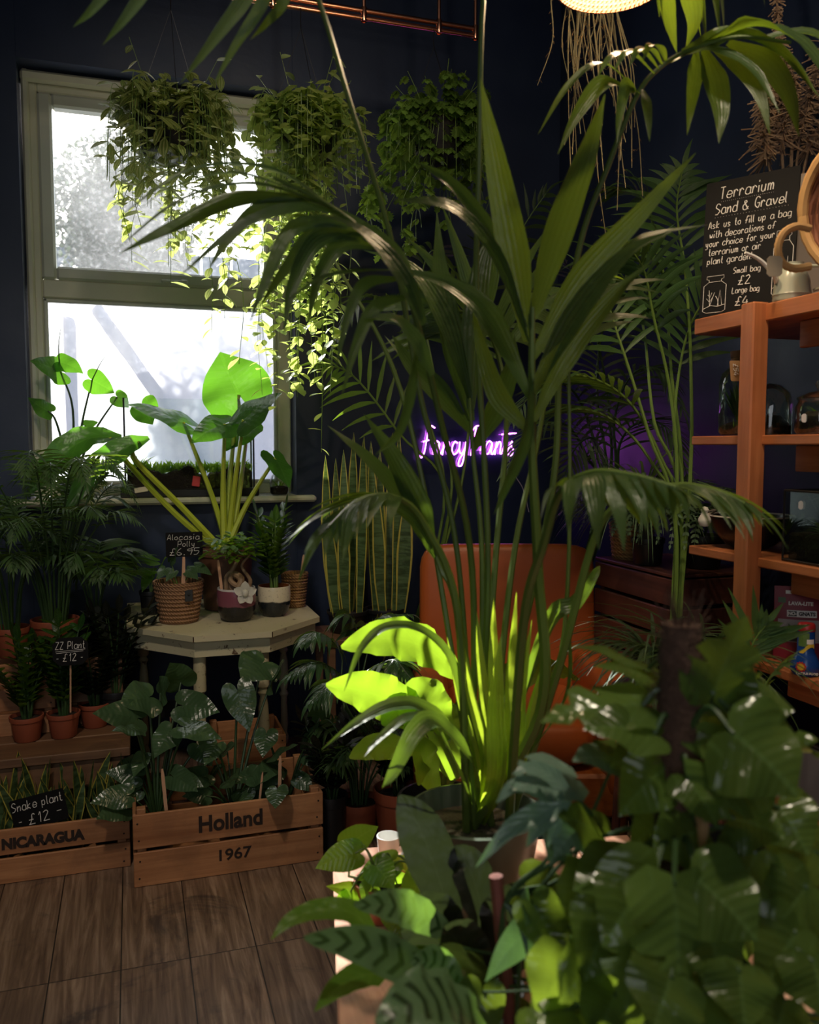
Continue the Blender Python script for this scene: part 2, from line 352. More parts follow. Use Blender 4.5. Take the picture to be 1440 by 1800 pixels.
# ---------------------------------------------------------------- setting: room shell
YW, XR, XL, YF, ZC = 4.0, 2.10, -2.2, -1.5, 3.65
def wallpaint():
    m, nt, b, o = newmat('navy_paint'); v = coords(nt); n = noise(nt, v, 3.0, 5); n2 = noise(nt, v, 40, 3)
    nt.links.new(mixc(nt, n, srgb(27, 38, 62), srgb(38, 52, 82)), b.inputs['Base Color'])
    nt.links.new(ramp(nt, n, [(0.3, 0.38), (0.8, 0.6)]), b.inputs['Roughness']); bump(nt, b, n2, 0.12, 0.004); return m
M_wall = wallpaint()
def floormat():
    m, nt, b, o = newmat('old_floorboards')
    v = coords(nt); sp = nd(nt, 'SeparateXYZ', {0: v}); bw = 0.18
    bv = nd(nt, 'VectorMath', {0: coords(nt, (1, 1, 1), rot=(0, 0, R(90))), 1: (PZ(300, 1690, 0).y, 0.06, 0)}, operation='ADD').outputs[0]
    br = nd(nt, 'TexBrick', {'Vector': bv, 'Scale': 1.0, 'Mortar Size': 0.0019, 'Mortar Smooth': 0.2, 'Brick Width': 3.2, 'Row Height': bw,
            'Color1': (0.15, 0.15, 0.15, 1), 'Color2': (0.85, 0.85, 0.85, 1), 'Mortar': (0, 0, 0, 1)}, offset=0.0, offset_frequency=2)
    off = nd(nt, 'CombineXYZ', {0: math_(nt, 'MULTIPLY', br.outputs[0], 9.0)})
    vv = nd(nt, 'VectorMath', {0: coords(nt, (11, 0.9, 1)), 1: off.outputs[0]}, operation='ADD').outputs[0]
    g = noise(nt, vv, 2.0, 7, 0.62, 1.6); g2 = noise(nt, coords(nt, (90, 3, 1)), 1.0, 3)
    f = math_(nt, 'ADD', math_(nt, 'MULTIPLY', g, 0.7), math_(nt, 'MULTIPLY', g2, 0.3))
    c = ramp(nt, f, [(0.33, srgb(70, 50, 38)), (0.5, srgb(124, 99, 80)), (0.66, srgb(170, 143, 120))])
    c = mixc(nt, math_(nt, 'MULTIPLY', math_(nt, 'SUBTRACT', br.outputs[0], 0.2), 0.45, True), c, srgb(92, 72, 58))
    st = ramp(nt, noise(nt, coords(nt), 3.2, 6, 0.7, 0.8), [(0.56, 0.0), (0.66, 1.0)]); c = mixc(nt, math_(nt, 'MULTIPLY', st, 0.65), c, srgb(48, 42, 44))
    c = mixc(nt, br.outputs['Fac'], c, srgb(32, 24, 18)); nt.links.new(c, b.inputs['Base Color'])
    nt.links.new(ramp(nt, g, [(0.3, 0.62), (0.7, 0.42)]), b.inputs['Roughness'])
    h = math_(nt, 'SUBTRACT', f, math_(nt, 'MULTIPLY', br.outputs['Fac'], 2.0)); bump(nt, b, h, 0.35, 0.004); return m
M_floor = floormat()
M_ceil = plain('ceiling_paint', srgb(38, 42, 60), 0.7)
M_cream = plain('cream_gloss_paint', srgb(206, 204, 180), 0.35, var=0.06, nscale=14, bmp=0.08)
M_pvc = plain('grey_white_frame_paint', srgb(200, 202, 188), 0.4, var=0.05)
def wall(name, c, size):
    m = MB(); m.box(c, size, bev=0.001); return struct(m.build(name, M_wall, sm=False))
m = MB(); m.box(((XL + XR) / 2, 1.25, -0.05), (XR - XL + 0.4, 5.9, 0.1), bev=0.001); struct(m.build('floor', M_floor, sm=False))
m = MB(); m.box(((XL + XR) / 2, 1.25, ZC + 0.05), (XR - XL + 0.4, 5.9, 0.1), bev=0.001); struct(m.build('ceiling', M_ceil, sm=False))
wall('wall_right', (XR + 0.06, 1.25, ZC / 2), (0.12, 5.74, ZC))
wall('wall_left', (XL - 0.06, 1.25, ZC / 2), (0.12, 5.74, ZC))
wall('wall_front', ((XL + XR) / 2, YF - 0.06, ZC / 2), (XR - XL, 0.12, ZC))
# window opening in the back wall
ox0, ox1 = PY(34, 300, YW).x, PY(520, 700, YW).x
oz0, oz1 = PY(300, 884, YW).z, PY(30, 100, YW).z
TH = 0.28
m = MB()
for x0, x1, z0, z1 in ((XL, ox0, 0, ZC), (ox1, XR, 0, ZC), (ox0, ox1, 0, oz0), (ox0, ox1, oz1, ZC)):
    m.box(((x0 + x1) / 2, YW + TH / 2, (z0 + z1) / 2), (x1 - x0, TH, z1 - z0), bev=0.0)
struct(m.build('wall_back', M_wall, sm=False))
# window frame, set back in the reveal
YFm = YW + 0.15
fx0, fx1, fz1 = ox0 + 0.004, ox1 - 0.004, oz1 - 0.004
fz0 = oz0 + 0.03
zt = PY(280, 518, YFm).z                                             # transom
m = MB(); fw = 0.062
def bar(mb, x0, x1, z0, z1, y, dy, bv=0.006): mb.box(((x0 + x1) / 2, y, (z0 + z1) / 2), (x1 - x0, dy, z1 - z0), bev=bv)
bar(m, fx0, fx0 + fw, fz0, fz1, YFm, 0.08); bar(m, fx1 - fw, fx1, fz0, fz1, YFm, 0.08)
bar(m, fx0 + fw, fx1 - fw, fz1 - 0.085, fz1, YFm, 0.08); bar(m, fx0 + fw, fx1 - fw, fz0, fz0 + 0.05, YFm, 0.08)
bar(m, fx0 + fw, fx1 - fw, zt - 0.045, zt + 0.035, YFm, 0.08)
m.box(((fx0 + fx1) / 2, YFm - 0.055, fz1 - 0.03), (fx1 - fx0, 0.03, 0.05), bev=0.012)      # moulded head
m.box((fx0 + 0.018, YFm - 0.05, (fz0 + fz1) / 2), (0.03, 0.022, fz1 - fz0), bev=0.008)
win = struct(m.build('window_1', M_cream))
sx0, sx1, sz0, sz1 = fx0 + fw, fx1 - fw, zt + 0.035, fz1 - 0.085
m = MB(); sw = 0.058                                                   # opening casement above
for a in ((sx0, sx0 + sw, sz0, sz1), (sx1 - sw, sx1, sz0, sz1), (sx0 + sw, sx1 - sw, sz1 - sw, sz1), (sx0 + sw, sx1 - sw, sz0, sz0 + sw)):
    bar(m, *a, YFm - 0.012, 0.07, 0.01)
m.box((sx0 + 0.56, YFm - 0.055, sz0 + 0.018), (0.12, 0.016, 0.014), bev=0.004); m.box((sx0 + 0.60, YFm - 0.066, sz0 + 0.014), (0.03, 0.03, 0.022), bev=0.004)
m.build('casement', M_pvc, win)
m = MB()                                                               # glazing beads of the fixed light below
for a in ((sx0, sx0 + 0.018, fz0 + 0.05, zt - 0.045), (sx1 - 0.018, sx1, fz0 + 0.05, zt - 0.045), (sx0, sx1, zt - 0.063, zt - 0.045), (sx0, sx1, fz0 + 0.05, fz0 + 0.068)):
    bar(m, *a, YFm - 0.02, 0.03, 0.006)
m.build('glazing_bead', M_pvc, win)
M_pane = glassmat('dirty_pane', (0.97, 0.99, 1.0), dirt=0.085, rough=0.35); M_pane2 = glassmat('hazy_pane', (0.97, 0.98, 1.0), dirt=0.06, rough=0.35)
m = MB(); m.box(((sx0 + sx1) / 2, YFm + 0.01, (sz0 + sz1) / 2), (sx1 - sx0 - 2 * sw + 0.01, 0.004, sz1 - sz0 - 2 * sw + 0.01)); m.build('upper_pane', M_pane, win, sm=False)
m = MB(); m.box(((sx0 + sx1) / 2, YFm + 0.01, (fz0 + zt) / 2), (sx1 - sx0 - 0.004, 0.004, zt - fz0 - 0.095)); m.build('lower_pane', M_pane2, win, sm=False)
zs = oz0 + 0.028
m = MB(); m.box(((ox0 + ox1) / 2 , YW + 0.08, oz0 + 0.012), (ox1 - ox0 - 0.002, 0.22, 0.03), bev=0.004)
m.box(((ox0 + ox1) / 2, YW - 0.04, oz0 + 0.012), (ox1 - ox0 + 0.16, 0.076, 0.03), bev=0.01); m.build('window_sill', M_cream, win)
ZS = oz0 + 0.0275
# outside: yard, translucent screen, a tree
m = MB(); m.box((0.5, 9.2, -0.2), (14, 9.8, 0.2)); struct(m.build('ground', plain('yard_concrete', (0.42, 0.41, 0.39), 0.8)))
def sheetmat():
    m, nt, b, o = newmat('milky_sheet'); nt.nodes.remove(b); n = noise(nt, coords(nt, (1, 1, 0.3)), 4, 4)
    d = nd(nt, 'BsdfDiffuse', {'Color': (0.75, 0.75, 0.78, 1)}); t = nd(nt, 'BsdfTranslucent'); nt.links.new(mixc(nt, n, (0.62, 0.63, 0.70), (0.80, 0.81, 0.88)), t.inputs[0])
    x = nd(nt, 'MixShader', {0: 0.6, 1: d, 2: t}); nt.links.new(x.outputs[0], o.inputs['Surface']); return m
YS = 4.95; zsc = PY(300, 520, YS).z
m = MB(); rows = []
for k in range(161):
    x = -1.4 + 3.4 * k / 160; y = YS + 0.012 * math.sin(k * 2 * math.pi / 8); rows.append([V(x, y, -0.1), V(x, y, zsc)])
m.grid(rows); sc = thing('plastic_screen', 'milky corrugated plastic screen standing outside the lower window pane', 'screen', (0.3, YS, 0))
m.build('corrugated_sheet', sheetmat(), sc)
M_post = plain('weathered_post', (0.16, 0.14, 0.12), 0.8)
q0, q1 = PY(175, 545, YS + 0.09), PY(300, 720, YS + 0.09)
m = MB(); ax = (q1 - q0).normalized(); side = V(-ax.z, 0, ax.x)
m.tube([q0 - ax * 0.05, q1 + ax * 0.6], 0.035, 6); m.build('brace', M_post, sc)
m = MB(); q = PY(118, 600, YS + 0.09); m.box((q.x, YS + 0.09, zsc / 2 - 0.1), (0.05, 0.05, zsc)); m.box((q.x + 1.3, YS + 0.09, zsc / 2 - 0.1), (0.05, 0.05, zsc)); m.build('post', M_post, sc)
M_tree = leafmat('tree_leaf', (0.05, 0.085, 0.045), (0.05, 0.09, 0.03), 0.5, 0.3)
M_bark = plain('bark', (0.10, 0.08, 0.06), 0.9, bmp=0.4)
tc_ = PY(215, 395, 8.5); tr = thing('garden_tree', 'bushy green tree seen through the dusty upper pane', 'tree', (tc_.x, 8.5, -0.1))
m = MB(); rr_ = random.Random(3)
for k in range(5200):
    while True:
        q = V(rr_.uniform(-1, 1), rr_.uniform(-1, 1), rr_.uniform(-1, 1))
        if 0.15 < q.length < 1: break
    rad = 0.72 * (1 + 0.18 * math.sin(4 * q.x + 3) * math.sin(5 * q.z)); p = tc_ + V(q.x * rad, q.y * 0.6, q.z * 0.88)
    d = V(rr_.uniform(-1, 1), rr_.uniform(-1, 1), rr_.uniform(-0.9, 0.5)).normalized(); leaf(m, p, d, (0, 0, 1), rr_.uniform(.05, .08), .04, p_oval, 0.4, 0.1, 3)
m.ball(tc_ + V(0, .30, 0), .50, 12, (1, .7, 1.15), .12); m.build('crown', M_tree, tr)
yf = 9.6; zf = PY(200, 440, yf).z; fn = thing('garden_fence', 'pale blue grey board fence behind the tree outside', 'fence', (0, yf, -.1))
for k in range(16):
    m = MB(); m.box((-2.6 + .32 * k, yf, zf / 2 - .05), (.30, .03, zf + .1), bev=.004); m.build('fence_board', plain('blue_grey_board', srgb(96, 112, 132), .8) if k == 0 else bpy.data.materials['blue_grey_board'], fn)
m = MB(); m.tube([V(tc_.x, 8.5, -0.1), V(tc_.x + .05, 8.5, tc_.z - 0.5), tc_], (0.10, 0.03), 8); m.build('trunk', M_bark, tr)

# ---------------------------------------------------------------- large furniture
W_crate = wood('crate_pine', srgb(150, 96, 60), srgb(204, 146, 100), 0, 0.6, wear=0.25, wearcol=srgb(120, 84, 62))
W_crate_y = wood('crate_pine_side', srgb(140, 92, 60), srgb(190, 138, 96), 1, 0.6)
W_dark = wood('dark_bench_wood', srgb(96, 66, 46), srgb(134, 98, 70), 0, 0.6)
W_shelf = wood('shelf_pine', srgb(150, 84, 48), srgb(198, 124, 78), 1, 0.42)
W_post = wood('post_pine', srgb(158, 88, 50), srgb(204, 128, 80), 2, 0.42)
M_ink = plain('stencil_ink', srgb(42, 28, 22), 0.7, var=0.3, nscale=60)
M_nail = plain('rusty_nail', srgb(60, 44, 38), 0.6, 0.5)
def text(parent, s, loc, size, mat, rot, name='lettering', bold=0.0, sx=1.0, align='CENTER', ext=0.0006, shear=0.0):
    cu = bpy.data.curves.new(name, 'FONT'); cu.body = s; cu.size = size; cu.offset = bold; cu.extrude = ext; cu.align_x = align; cu.align_y = 'CENTER'; cu.shear = shear
    cu.materials.append(mat); t = bpy.data.objects.new(name, cu); COL.objects.link(t); bpy.context.view_layer.update()
    me = bpy.data.meshes.new_from_object(t.evaluated_get(bpy.context.evaluated_depsgraph_get())); bpy.data.objects.remove(t); bpy.data.curves.remove(cu)
    o = bpy.data.objects.new(name, me); COL.objects.link(o); off = Vector((0, 0, 0)); q = parent
    while q is not None: off += q.location; q = q.parent
    o.parent = parent; o.location = Vector(loc) - off; o.rotation_euler = rot; o.scale = (sx, 1, 1); return o
def crate(name, label, x0, x1, y0, dep, z0, hgt, boards, group=None, soil=True, matf=W_crate):
    """slatted produce crate: boards on four sides, corner battens inside, floor"""
    t = thing(name, label, 'crate', ((x0 + x1) / 2, y0 + dep / 2, z0), group); th = 0.011; gap = 0.012
    bh = (hgt - gap * (boards - 1)) / boards
    for k in range(boards):
        za = z0 + k * (bh + gap); zc = za + bh / 2
        m = MB(); m.box(((x0 + x1) / 2, y0 + th / 2, zc), (x1 - x0, th, bh), bev=0.002); m.mi = 1
        for xx in (x0 + 0.018, x1 - 0.018):
            for dz in (0.25, 0.75): m.ball((xx + U(-.004, .004), y0 - 0.0005, za + bh * dz), 0.0032, 4, (1, 0.4, 1))
        m.build('front_board', (matf, M_nail), t)
        m = MB(); m.box(((x0 + x1) / 2, y0 + dep - th / 2, zc), (x1 - x0, th, bh), bev=0.002); m.build('back_board', matf, t)
        for xx in (x0 + th / 2, x1 - th / 2):
            m = MB(); m.box((xx, y0 + dep / 2, zc), (th, dep - 2 * th - 0.001, bh), bev=0.002); m.build('end_board', W_crate_y, t)
    for xx in (x0 + 0.026, x1 - 0.026):
        for yy in (y0 + 0.026, y0 + dep - 0.026):
            m = MB(); m.box((xx, yy, z0 + hgt / 2 + 0.008), (0.028, 0.028, hgt + 0.012), bev=0.002); m.build('corner_batten', W_crate_y, t)
    m = MB(); m.box(((x0 + x1) / 2, y0 + dep / 2, z0 + 0.012), (x1 - x0 - 0.024, dep - 0.024, 0.012), bev=0.002); m.build('base', matf, t)
    return t
hx0, hx1 = PZ(236, 1559, 0).x, PZ(570, 1514, 0).x; hy = PZ(400, 1537, 0).y
HOL = crate('wooden_crate', 'pine crate stencilled Holland 1967 on the floorboards', hx0, hx1, hy, 0.36, 0.001, 0.236, 2)
ca = PY(406, 1450, hy); cb = PY(411, 1500, hy)
text(HOL, 'Holland', (ca.x, hy - 0.001, 0.178), 0.074, M_ink, (R(90), 0, 0), bold=0.0022, sx=0.9)
text(HOL, '1967', (cb.x, hy - 0.001, 0.066), 0.052, M_ink, (R(90), 0, 0), bold=0.0009, sx=1.1)
nx1 = PZ(230, 1523, 0).x; ny = PZ(230, 1523, 0).y
NIC = crate('wooden_crate', 'long low pine crate stencilled Nicaragua holding small snake plants', nx1 - 0.62, nx1, ny, 0.34, 0.001, 0.178, 2)
cn = PY(76, 1483, ny)
text(NIC, 'NICARAGUA', (cn.x, ny - 0.001, 0.131), 0.046, M_ink, (R(90), 0, 0), bold=0.0028, sx=0.92)
# bench behind the crates
BZ = 0.33; by0 = PZ(100, 1327, BZ).y
m = MB(); bn = thing('plant_bench', 'low dark wooden bench behind the two stencilled crates', 'bench', (-0.62, by0 + 0.3, 0))
for k in range(4):
    m = MB(); m.box((-0.62, by0 + 0.085 + 0.172 * k, BZ - 0.016), (1.18, 0.166, 0.032), bev=0.003); m.build('top_plank', W_dark, bn)
m = MB(); m.box((-0.62, by0 + 0.03, BZ - 0.085), (1.14, 0.025, 0.10), bev=0.003); m.build('apron', W_dark, bn)
for xx in (-1.12, -0.12):
    for yy in (by0 + 0.08, by0 + 0.62):
        m = MB(); m.box((xx, yy, (BZ - 0.032) / 2), (0.055, 0.055, BZ - 0.033), bev=0.003); m.build('leg', W_dark, bn)
# upper crates on the bench (shadowed)
cy = by0 + 0.26
UC = crate('wooden_crate', 'dark upturned crate with a round hand hole on the bench at the left', PY(30, 1200, cy).x - 0.25, PY(96, 1200, cy).x, cy, 0.32, BZ, 0.27, 3)
m = MB(); q = PY(73, 1187, cy); m.lathe((0, 0, 0), [(0.0, 0), (0.017, 0), (0.017, 0.002)], 16); m.v = [(q.x + a, cy - 0.0005 - c, BZ + 0.225 + b) for a, b, c in m.v]; m.build('hand_hole', plain('hole_black', (0.01, 0.008, 0.007), 0.9), UC)
UC2 = crate('wooden_crate', 'dark slatted crate at the back of the bench beside the painted table', PY(98, 1200, cy).x + 0.03, PY(225, 1200, cy).x - 0.02, cy + 0.05, 0.28, BZ, 0.26, 3, matf=W_dark)
UC3 = crate('wooden_crate', 'plain wooden crate on the floor hidden behind the Holland crate', PY(372, 1400, hy + 0.45).x, PY(480, 1400, hy + 0.45).x + 0.05, hy + 0.43, 0.24, 0.001, 0.30, 3)
# painted half-octagon table
TZ = 0.70
poly = [PZ(x, y, TZ) for x, y in ((227, 1101), (340, 1119), (479, 1110), (562, 1084))]
A_, B_, C_, D_ = poly
back = YW - 0.015; tp = [(A_.x - 0.01, back), (A_.x - 0.01, A_.y), (B_.x, B_.y), (C_.x, C_.y), (D_.x, D_.y), (D_.x, back)]
def worn():
    m, nt, b, o = newmat('worn_cream_paint'); n = noise(nt, coords(nt), 22, 7, 0.7); n2 = noise(nt, coords(nt), 3, 3)
    c = mixc(nt, n2, srgb(196, 186, 150), srgb(216, 208, 176)); c = mixc(nt, ramp(nt, n, [(0.60, 0.0), (0.66, 1.0)]), c, srgb(92, 66, 46))
    nt.links.new(c, b.inputs['Base Color']); b.inputs['Roughness'].default_value = 0.45; bump(nt, b, n, 0.2, 0.003); return m
M_worn = worn(); M_bare = plain('bare_table_wood', srgb(176, 140, 112), 0.6, var=0.2, nscale=20)
tb = thing('half_octagon_table', 'worn cream half octagon table against the wall under the window', 'table', ((B_.x + C_.x) / 2, 3.8, 0))
m = MB(); m.slab(tp, TZ - 0.022, TZ); m.build('tabletop', M_worn, tb, sm=False)
cx_, cy_ = (B_.x + C_.x) / 2, back
ap = [(cx_ + (x - cx_) * 0.965, cy_ + (y - cy_) * 0.955) for x, y in tp]
m = MB(); m.slab(ap, TZ - 0.088, TZ - 0.0225); m.build('apron', M_worn, tb, sm=False)
m = MB(); 
for k in range(1, 5): m.tube([V(*tp[k], TZ - 0.0225), V(tp[k][0] * 1.0, tp[k][1], TZ - 0.002)], 0.0022, 5)
m.build('worn_edge', plain('worn_edge_brown', srgb(70, 50, 36), 0.7), tb)
def turned_leg(x, y):
    m = MB(); h = TZ - 0.089; pr = [(0.024, h), (0.024, h - 0.14), (0.014, h - 0.15), (0.022, h - 0.165), (0.013, h - 0.18), (0.019, h - 0.22), (0.023, h - 0.30), (0.015, h - 0.36), (0.022, h - 0.375), (0.014, h - 0.39), (0.018, 0.09), (0.013, 0.05), (0.020, 0.03), (0.016, 0.0005)]
    m.lathe((x, y, 0), pr[::-1], 16); m.build('leg', M_worn, tb)
for (x, y), sx in ((ap[2], 0.03), (ap[3], -0.03)): turned_leg(x + sx * 0.7, y + 0.045)
for x in (ap[0][0] + 0.05, ap[5][0] - 0.05): turned_leg(x, back - 0.04)

# ---------------------------------------------------------------- shelf unit on the right
XS, XB = 1.594, 2.085
sy_l = lambda x, y: PX(x, y, XS)
zsh = [PX(1320, 538, XS).z, PX(1320, 765, XS).z, PX(1320, 979, XS).z, PX(1320, 1160, XS).z, PX(1400, 1440, XS).z, 0.14]
yend = PX(1211, 770, XS).y; y_near = 0.25
ypo = PX(1322, 800, XS).y
su = thing('shelf_unit', 'open pine shelving with orange tint against the right wall', 'shelf', (1.83, 1.2, 0))
for k, z in enumerate(zsh):
    th = 0.026 if k else 0.046
    if k >= 3: yend_ = PX(1300, 1160, XS).y + 0.12
    else: yend_ = yend
    m = MB(); m.box(((XS + XB) / 2 + 0.004, (y_near + yend_) / 2, z - th / 2), (XB - XS - 0.01, yend_ - y_near, th), bev=0.003); m.build('shelf_board', W_shelf, su)
    m = MB(); m.box((XS + 0.10, (y_near + ypo) / 2 - 0.03, z - th - 0.036), (0.022, ypo - y_near - 0.06, 0.07), bev=0.003); m.build('shelf_rail', W_shelf, su)
pw, pd = 0.052, 0.052
zt_ = zsh[0] + 0.004
for yy in (ypo, ypo - 1.3):
    m = MB(); m.box((XS - 0.004, yy, zt_ / 2), (0.052, 0.052, zt_), bev=0.004); m.build('post', W_post, su)
    m = MB(); m.box((XB - 0.03, yy, zt_ / 2), (0.03, 0.05, zt_), bev=0.003); m.build('post', W_post, su)
# ---------------------------------------------------------------- planting helpers
M_terra = plain('terracotta_plastic', srgb(150, 78, 54), 0.5, var=0.08, nscale=12)
M_blackpot = plain('black_nursery_plastic', srgb(26, 27, 30), 0.4, var=0.1)
M_soil = plain('potting_soil', srgb(44, 32, 25), 0.95, var=0.6, nscale=90, bmp=0.8)
M_tag = plain('wooden_plant_tag', srgb(206, 160, 128), 0.6, var=0.1, nscale=30)
M_slate = plain('blackboard', srgb(15, 15, 17), 0.7, spec=0.2, var=0.15, nscale=20)
M_chalk = plain('white_chalk_pen', srgb(226, 222, 218), 0.7, var=0.03)
M_stem = plain('green_stem', srgb(96, 122, 52), 0.45, var=0.2)
M_stemd = plain('dark_green_stem', srgb(52, 76, 40), 0.45, var=0.2)
M_jute = None
L_palm = leafmat('palm_leaflet', srgb(66, 96, 54), (0.16, 0.26, 0.02), 0.36, 0.36, 'ribs')
L_kent = leafmat('kentia_leaflet', srgb(58, 80, 46), (0.20, 0.32, 0.02), 0.34, 0.42, 'ribs', var=0.2)
L_deep = leafmat('deep_green_leaf', srgb(58, 88, 56), (0.16, 0.28, 0.03), 0.3, 0.3, None)
L_zz = leafmat('waxy_leaf', srgb(46, 84, 34), (0.20, 0.36, 0.03), 0.22, 0.35, None, spec=0.6)
L_aloc = leafmat('arrow_leaf', srgb(52, 88, 44), (0.14, 0.40, 0.02), 0.3, 0.5, 'veins', srgb(98, 136, 72), var=0.12)
L_alocd = leafmat('dark_arrow_leaf', srgb(66, 92, 62), (0.14, 0.24, 0.04), 0.24, 0.3, 'veins', srgb(70, 98, 66), var=0.2, spec=0.6)
L_snake = leafmat('banded_sword_leaf', srgb(62, 82, 50), (0.10, 0.16, 0.02), 0.4, 0.3, 'margin', srgb(196, 184, 84))
L_trad = leafmat('striped_trailing_leaf', srgb(104, 124, 70), (0.50, 0.60, 0.14), 0.35, 0.5, 'stripe', srgb(200, 204, 140))
L_vine = leafmat('vine_leaf', srgb(116, 142, 74), (0.66, 0.78, 0.20), 0.38, 0.5, None, srgb(176, 188, 110))
L_ivy = leafmat('grape_ivy_leaf', srgb(96, 126, 56), (0.28, 0.42, 0.04), 0.35, 0.48, 'veins')
L_bright = leafmat('broad_bright_leaf', srgb(70, 110, 44), (0.40, 0.64, 0.03), 0.36, 0.55, 'veins', srgb(96, 136, 60), var=0.08)
L_poth = leafmat('heart_leaf', srgb(74, 116, 40), (0.38, 0.64, 0.03), 0.26, 0.45, 'veins', srgb(112, 150, 66), var=0.15)
L_cala = leafmat('rattlesnake_leaf', srgb(92, 118, 84), (0.22, 0.40, 0.05), 0.3, 0.35, 'blotch', srgb(32, 50, 36), var=0.15)
L_mons = leafmat('split_leaf', srgb(80, 102, 48), (0.30, 0.42, 0.03), 0.2, 0.36, 'veins', srgb(98, 126, 72), var=0.35, spec=0.55)
L_silver = leafmat('silver_green_leaf', srgb(110, 134, 120), (0.2, 0.4, 0.08), 0.22, 0.25, 'veins', srgb(140, 160, 146), var=0.2)
L_fern = leafmat('fern_leaf', srgb(84, 112, 80), (0.18, 0.28, 0.05), 0.5, 0.35, None)
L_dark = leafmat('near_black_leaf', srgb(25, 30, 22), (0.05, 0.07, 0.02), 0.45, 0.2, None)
L_dry = leafmat('dried_leaf', srgb(150, 118, 78), (0.35, 0.24, 0.1), 0.6, 0.3, None)

def pot(parent, c, rt, rb, h, mat=None, name='pot', rim=0.2, soil=True):
    c = Vector(c); mat = mat or M_terra; m = MB(); hr = h * (1 - rim)
    pr = [(0.0, 0.001), (rb * 0.92, 0.001), (rb, 0.006), (rb + (rt * 0.94 - rb) * 0.98, hr)]
    if rim: pr += [(rt, hr + 0.002), (rt * 1.03, h - 0.003)]
    else: pr += [(rt, h - 0.003)]
    pr += [(rt * 1.02, h), (rt * 0.95, h), (rt * 0.92, h * 0.84), (0.0, h * 0.82)]
    m.lathe(c, pr, 28); o = m.build(name, mat, parent)
    if soil:
        m = MB(); m.lathe(c, [(rt * 0.915, h * 0.845), (rt * 0.7, h * 0.875), (rt * 0.35, h * 0.885), (0, h * 0.89)], 20); m.build('soil', M_soil, parent)
    return o
def potted(name, label, c, rt, rb, h, mat=None, group=None, rim=0.2, cat='plant'):
    t = thing(name, label, cat, c, group); pot(t, c, rt, rb, h, mat, rim=rim); return t
def azim(a): return V(math.cos(a), math.sin(a), 0)
def palm(t, c, hgt, n, spread, L=0.12, Wd=0.012, pairs=11, mats=None, droop=0.7, start=0.45, lean=0.25, r0=0.02, az=None, r=(0.004, 0.0015), nn=4):
    """clump of pinnate fronds rising from c"""
    for k in range(n):
        a = 2 * math.pi * (k + U(-.3, .3)) / n if az is None else U(*az); s = spread * U(0.35, 1.0); h = hgt * U(0.6, 1.05); d = azim(a); b = Vector(c) + d * r0 * U(.2, 1)
        pts = [b, b + d * s * lean * 0.5 + V(0, 0, h * 0.45), b + d * s * (lean + 0.2) + V(0, 0, h * 0.85), b + d * s * 0.8 + V(0, 0, h), b + d * s * 1.1 + V(0, 0, h * U(0.78, 0.98))]
        frond(pts, L, Wd, start, pairs, r, (0, 0, 1), droop, 0.6, 0.1, parent=t, mats=mats or (L_palm, M_stemd), sub=4, n=nn)
def zzplant(t, c, hgt, n, spread, L=0.05, Wd=0.022, mats=None, pairs=9):
    for k in range(n):
        a = 2 * math.pi * (k + U(-.3, .3)) / n; d = azim(a); h = hgt * U(.65, 1.05); s = spread * U(.3, 1)
        sp = smooth([Vector(c) + d * 0.012, Vector(c) + d * s * .4 + V(0, 0, h * .5), Vector(c) + d * s + V(0, 0, h)], 8); m = MB(); m.mi = 1; m.tube(sp, (0.0055, 0.002), 6); m.mi = 0
        for q in range(pairs):
            f = 0.22 + 0.76 * q / (pairs - 1); x = f * (len(sp) - 1); i = min(len(sp) - 2, int(x)); p = sp[i].lerp(sp[i + 1], x - i); T = (sp[i + 1] - sp[i]).normalized(); sd = T.cross(d); sd = sd.normalized() if sd.length > .01 else V(1, 0, 0)
            for sg in (-1, 1): leaf(m, p, sd * sg + T * 0.75 + d * 0.15, d * -0.5 + T, L * U(.85, 1.1), Wd, p_oval, 0.2, 0.25, 4)
        leaf(m, sp[-1], sp[-1] - sp[-2], d, L, Wd, p_oval, 0.2, .2, 4); m.build('stem', mats or (L_zz, M_stem), t)
def grassy(t, c, L, n, Wd, droop=1.6, mat=None, upmin=0.5, upmax=2.2, name='foliage', nseg=8, az=None):
    m = MB()
    for k in range(n):
        a = U(0, 6.283) if az is None else U(*az); d = (azim(a) + V(0, 0, U(upmin, upmax))).normalized(); leaf(m, Vector(c) + azim(a) * 0.01, d, (0, 0, 1), L * U(.6, 1.1), Wd * U(.7, 1.1), p_palm, droop * U(.6, 1.2), .25, nseg)
    inroom(m); return m.build(name, mat or L_palm, t)
def tagstick(c, h=0.10, tilt=(0, 0), w=0.011, label='', name='plant_tag', group='wooden plant tags'):
    M = Matrix.Rotation(tilt[0], 3, 'Y') @ Matrix.Rotation(tilt[1], 3, 'X'); m = MB(); b = Vector(c); rows = []
    n = 6
    for yy in (-0.0008, 0.0008):
        rows = [[b + M @ V(s * w / 2 * (1 if k < n else 0.55), yy, h * k / n if k < n else h + w * 0.22) for s in (-1, 0, 1)] for k in range(n + 1)]
        m.grid(rows)
    o = m.build(name, M_tag, None, loc=c); tag(o, label, 'plant tag', group); return o

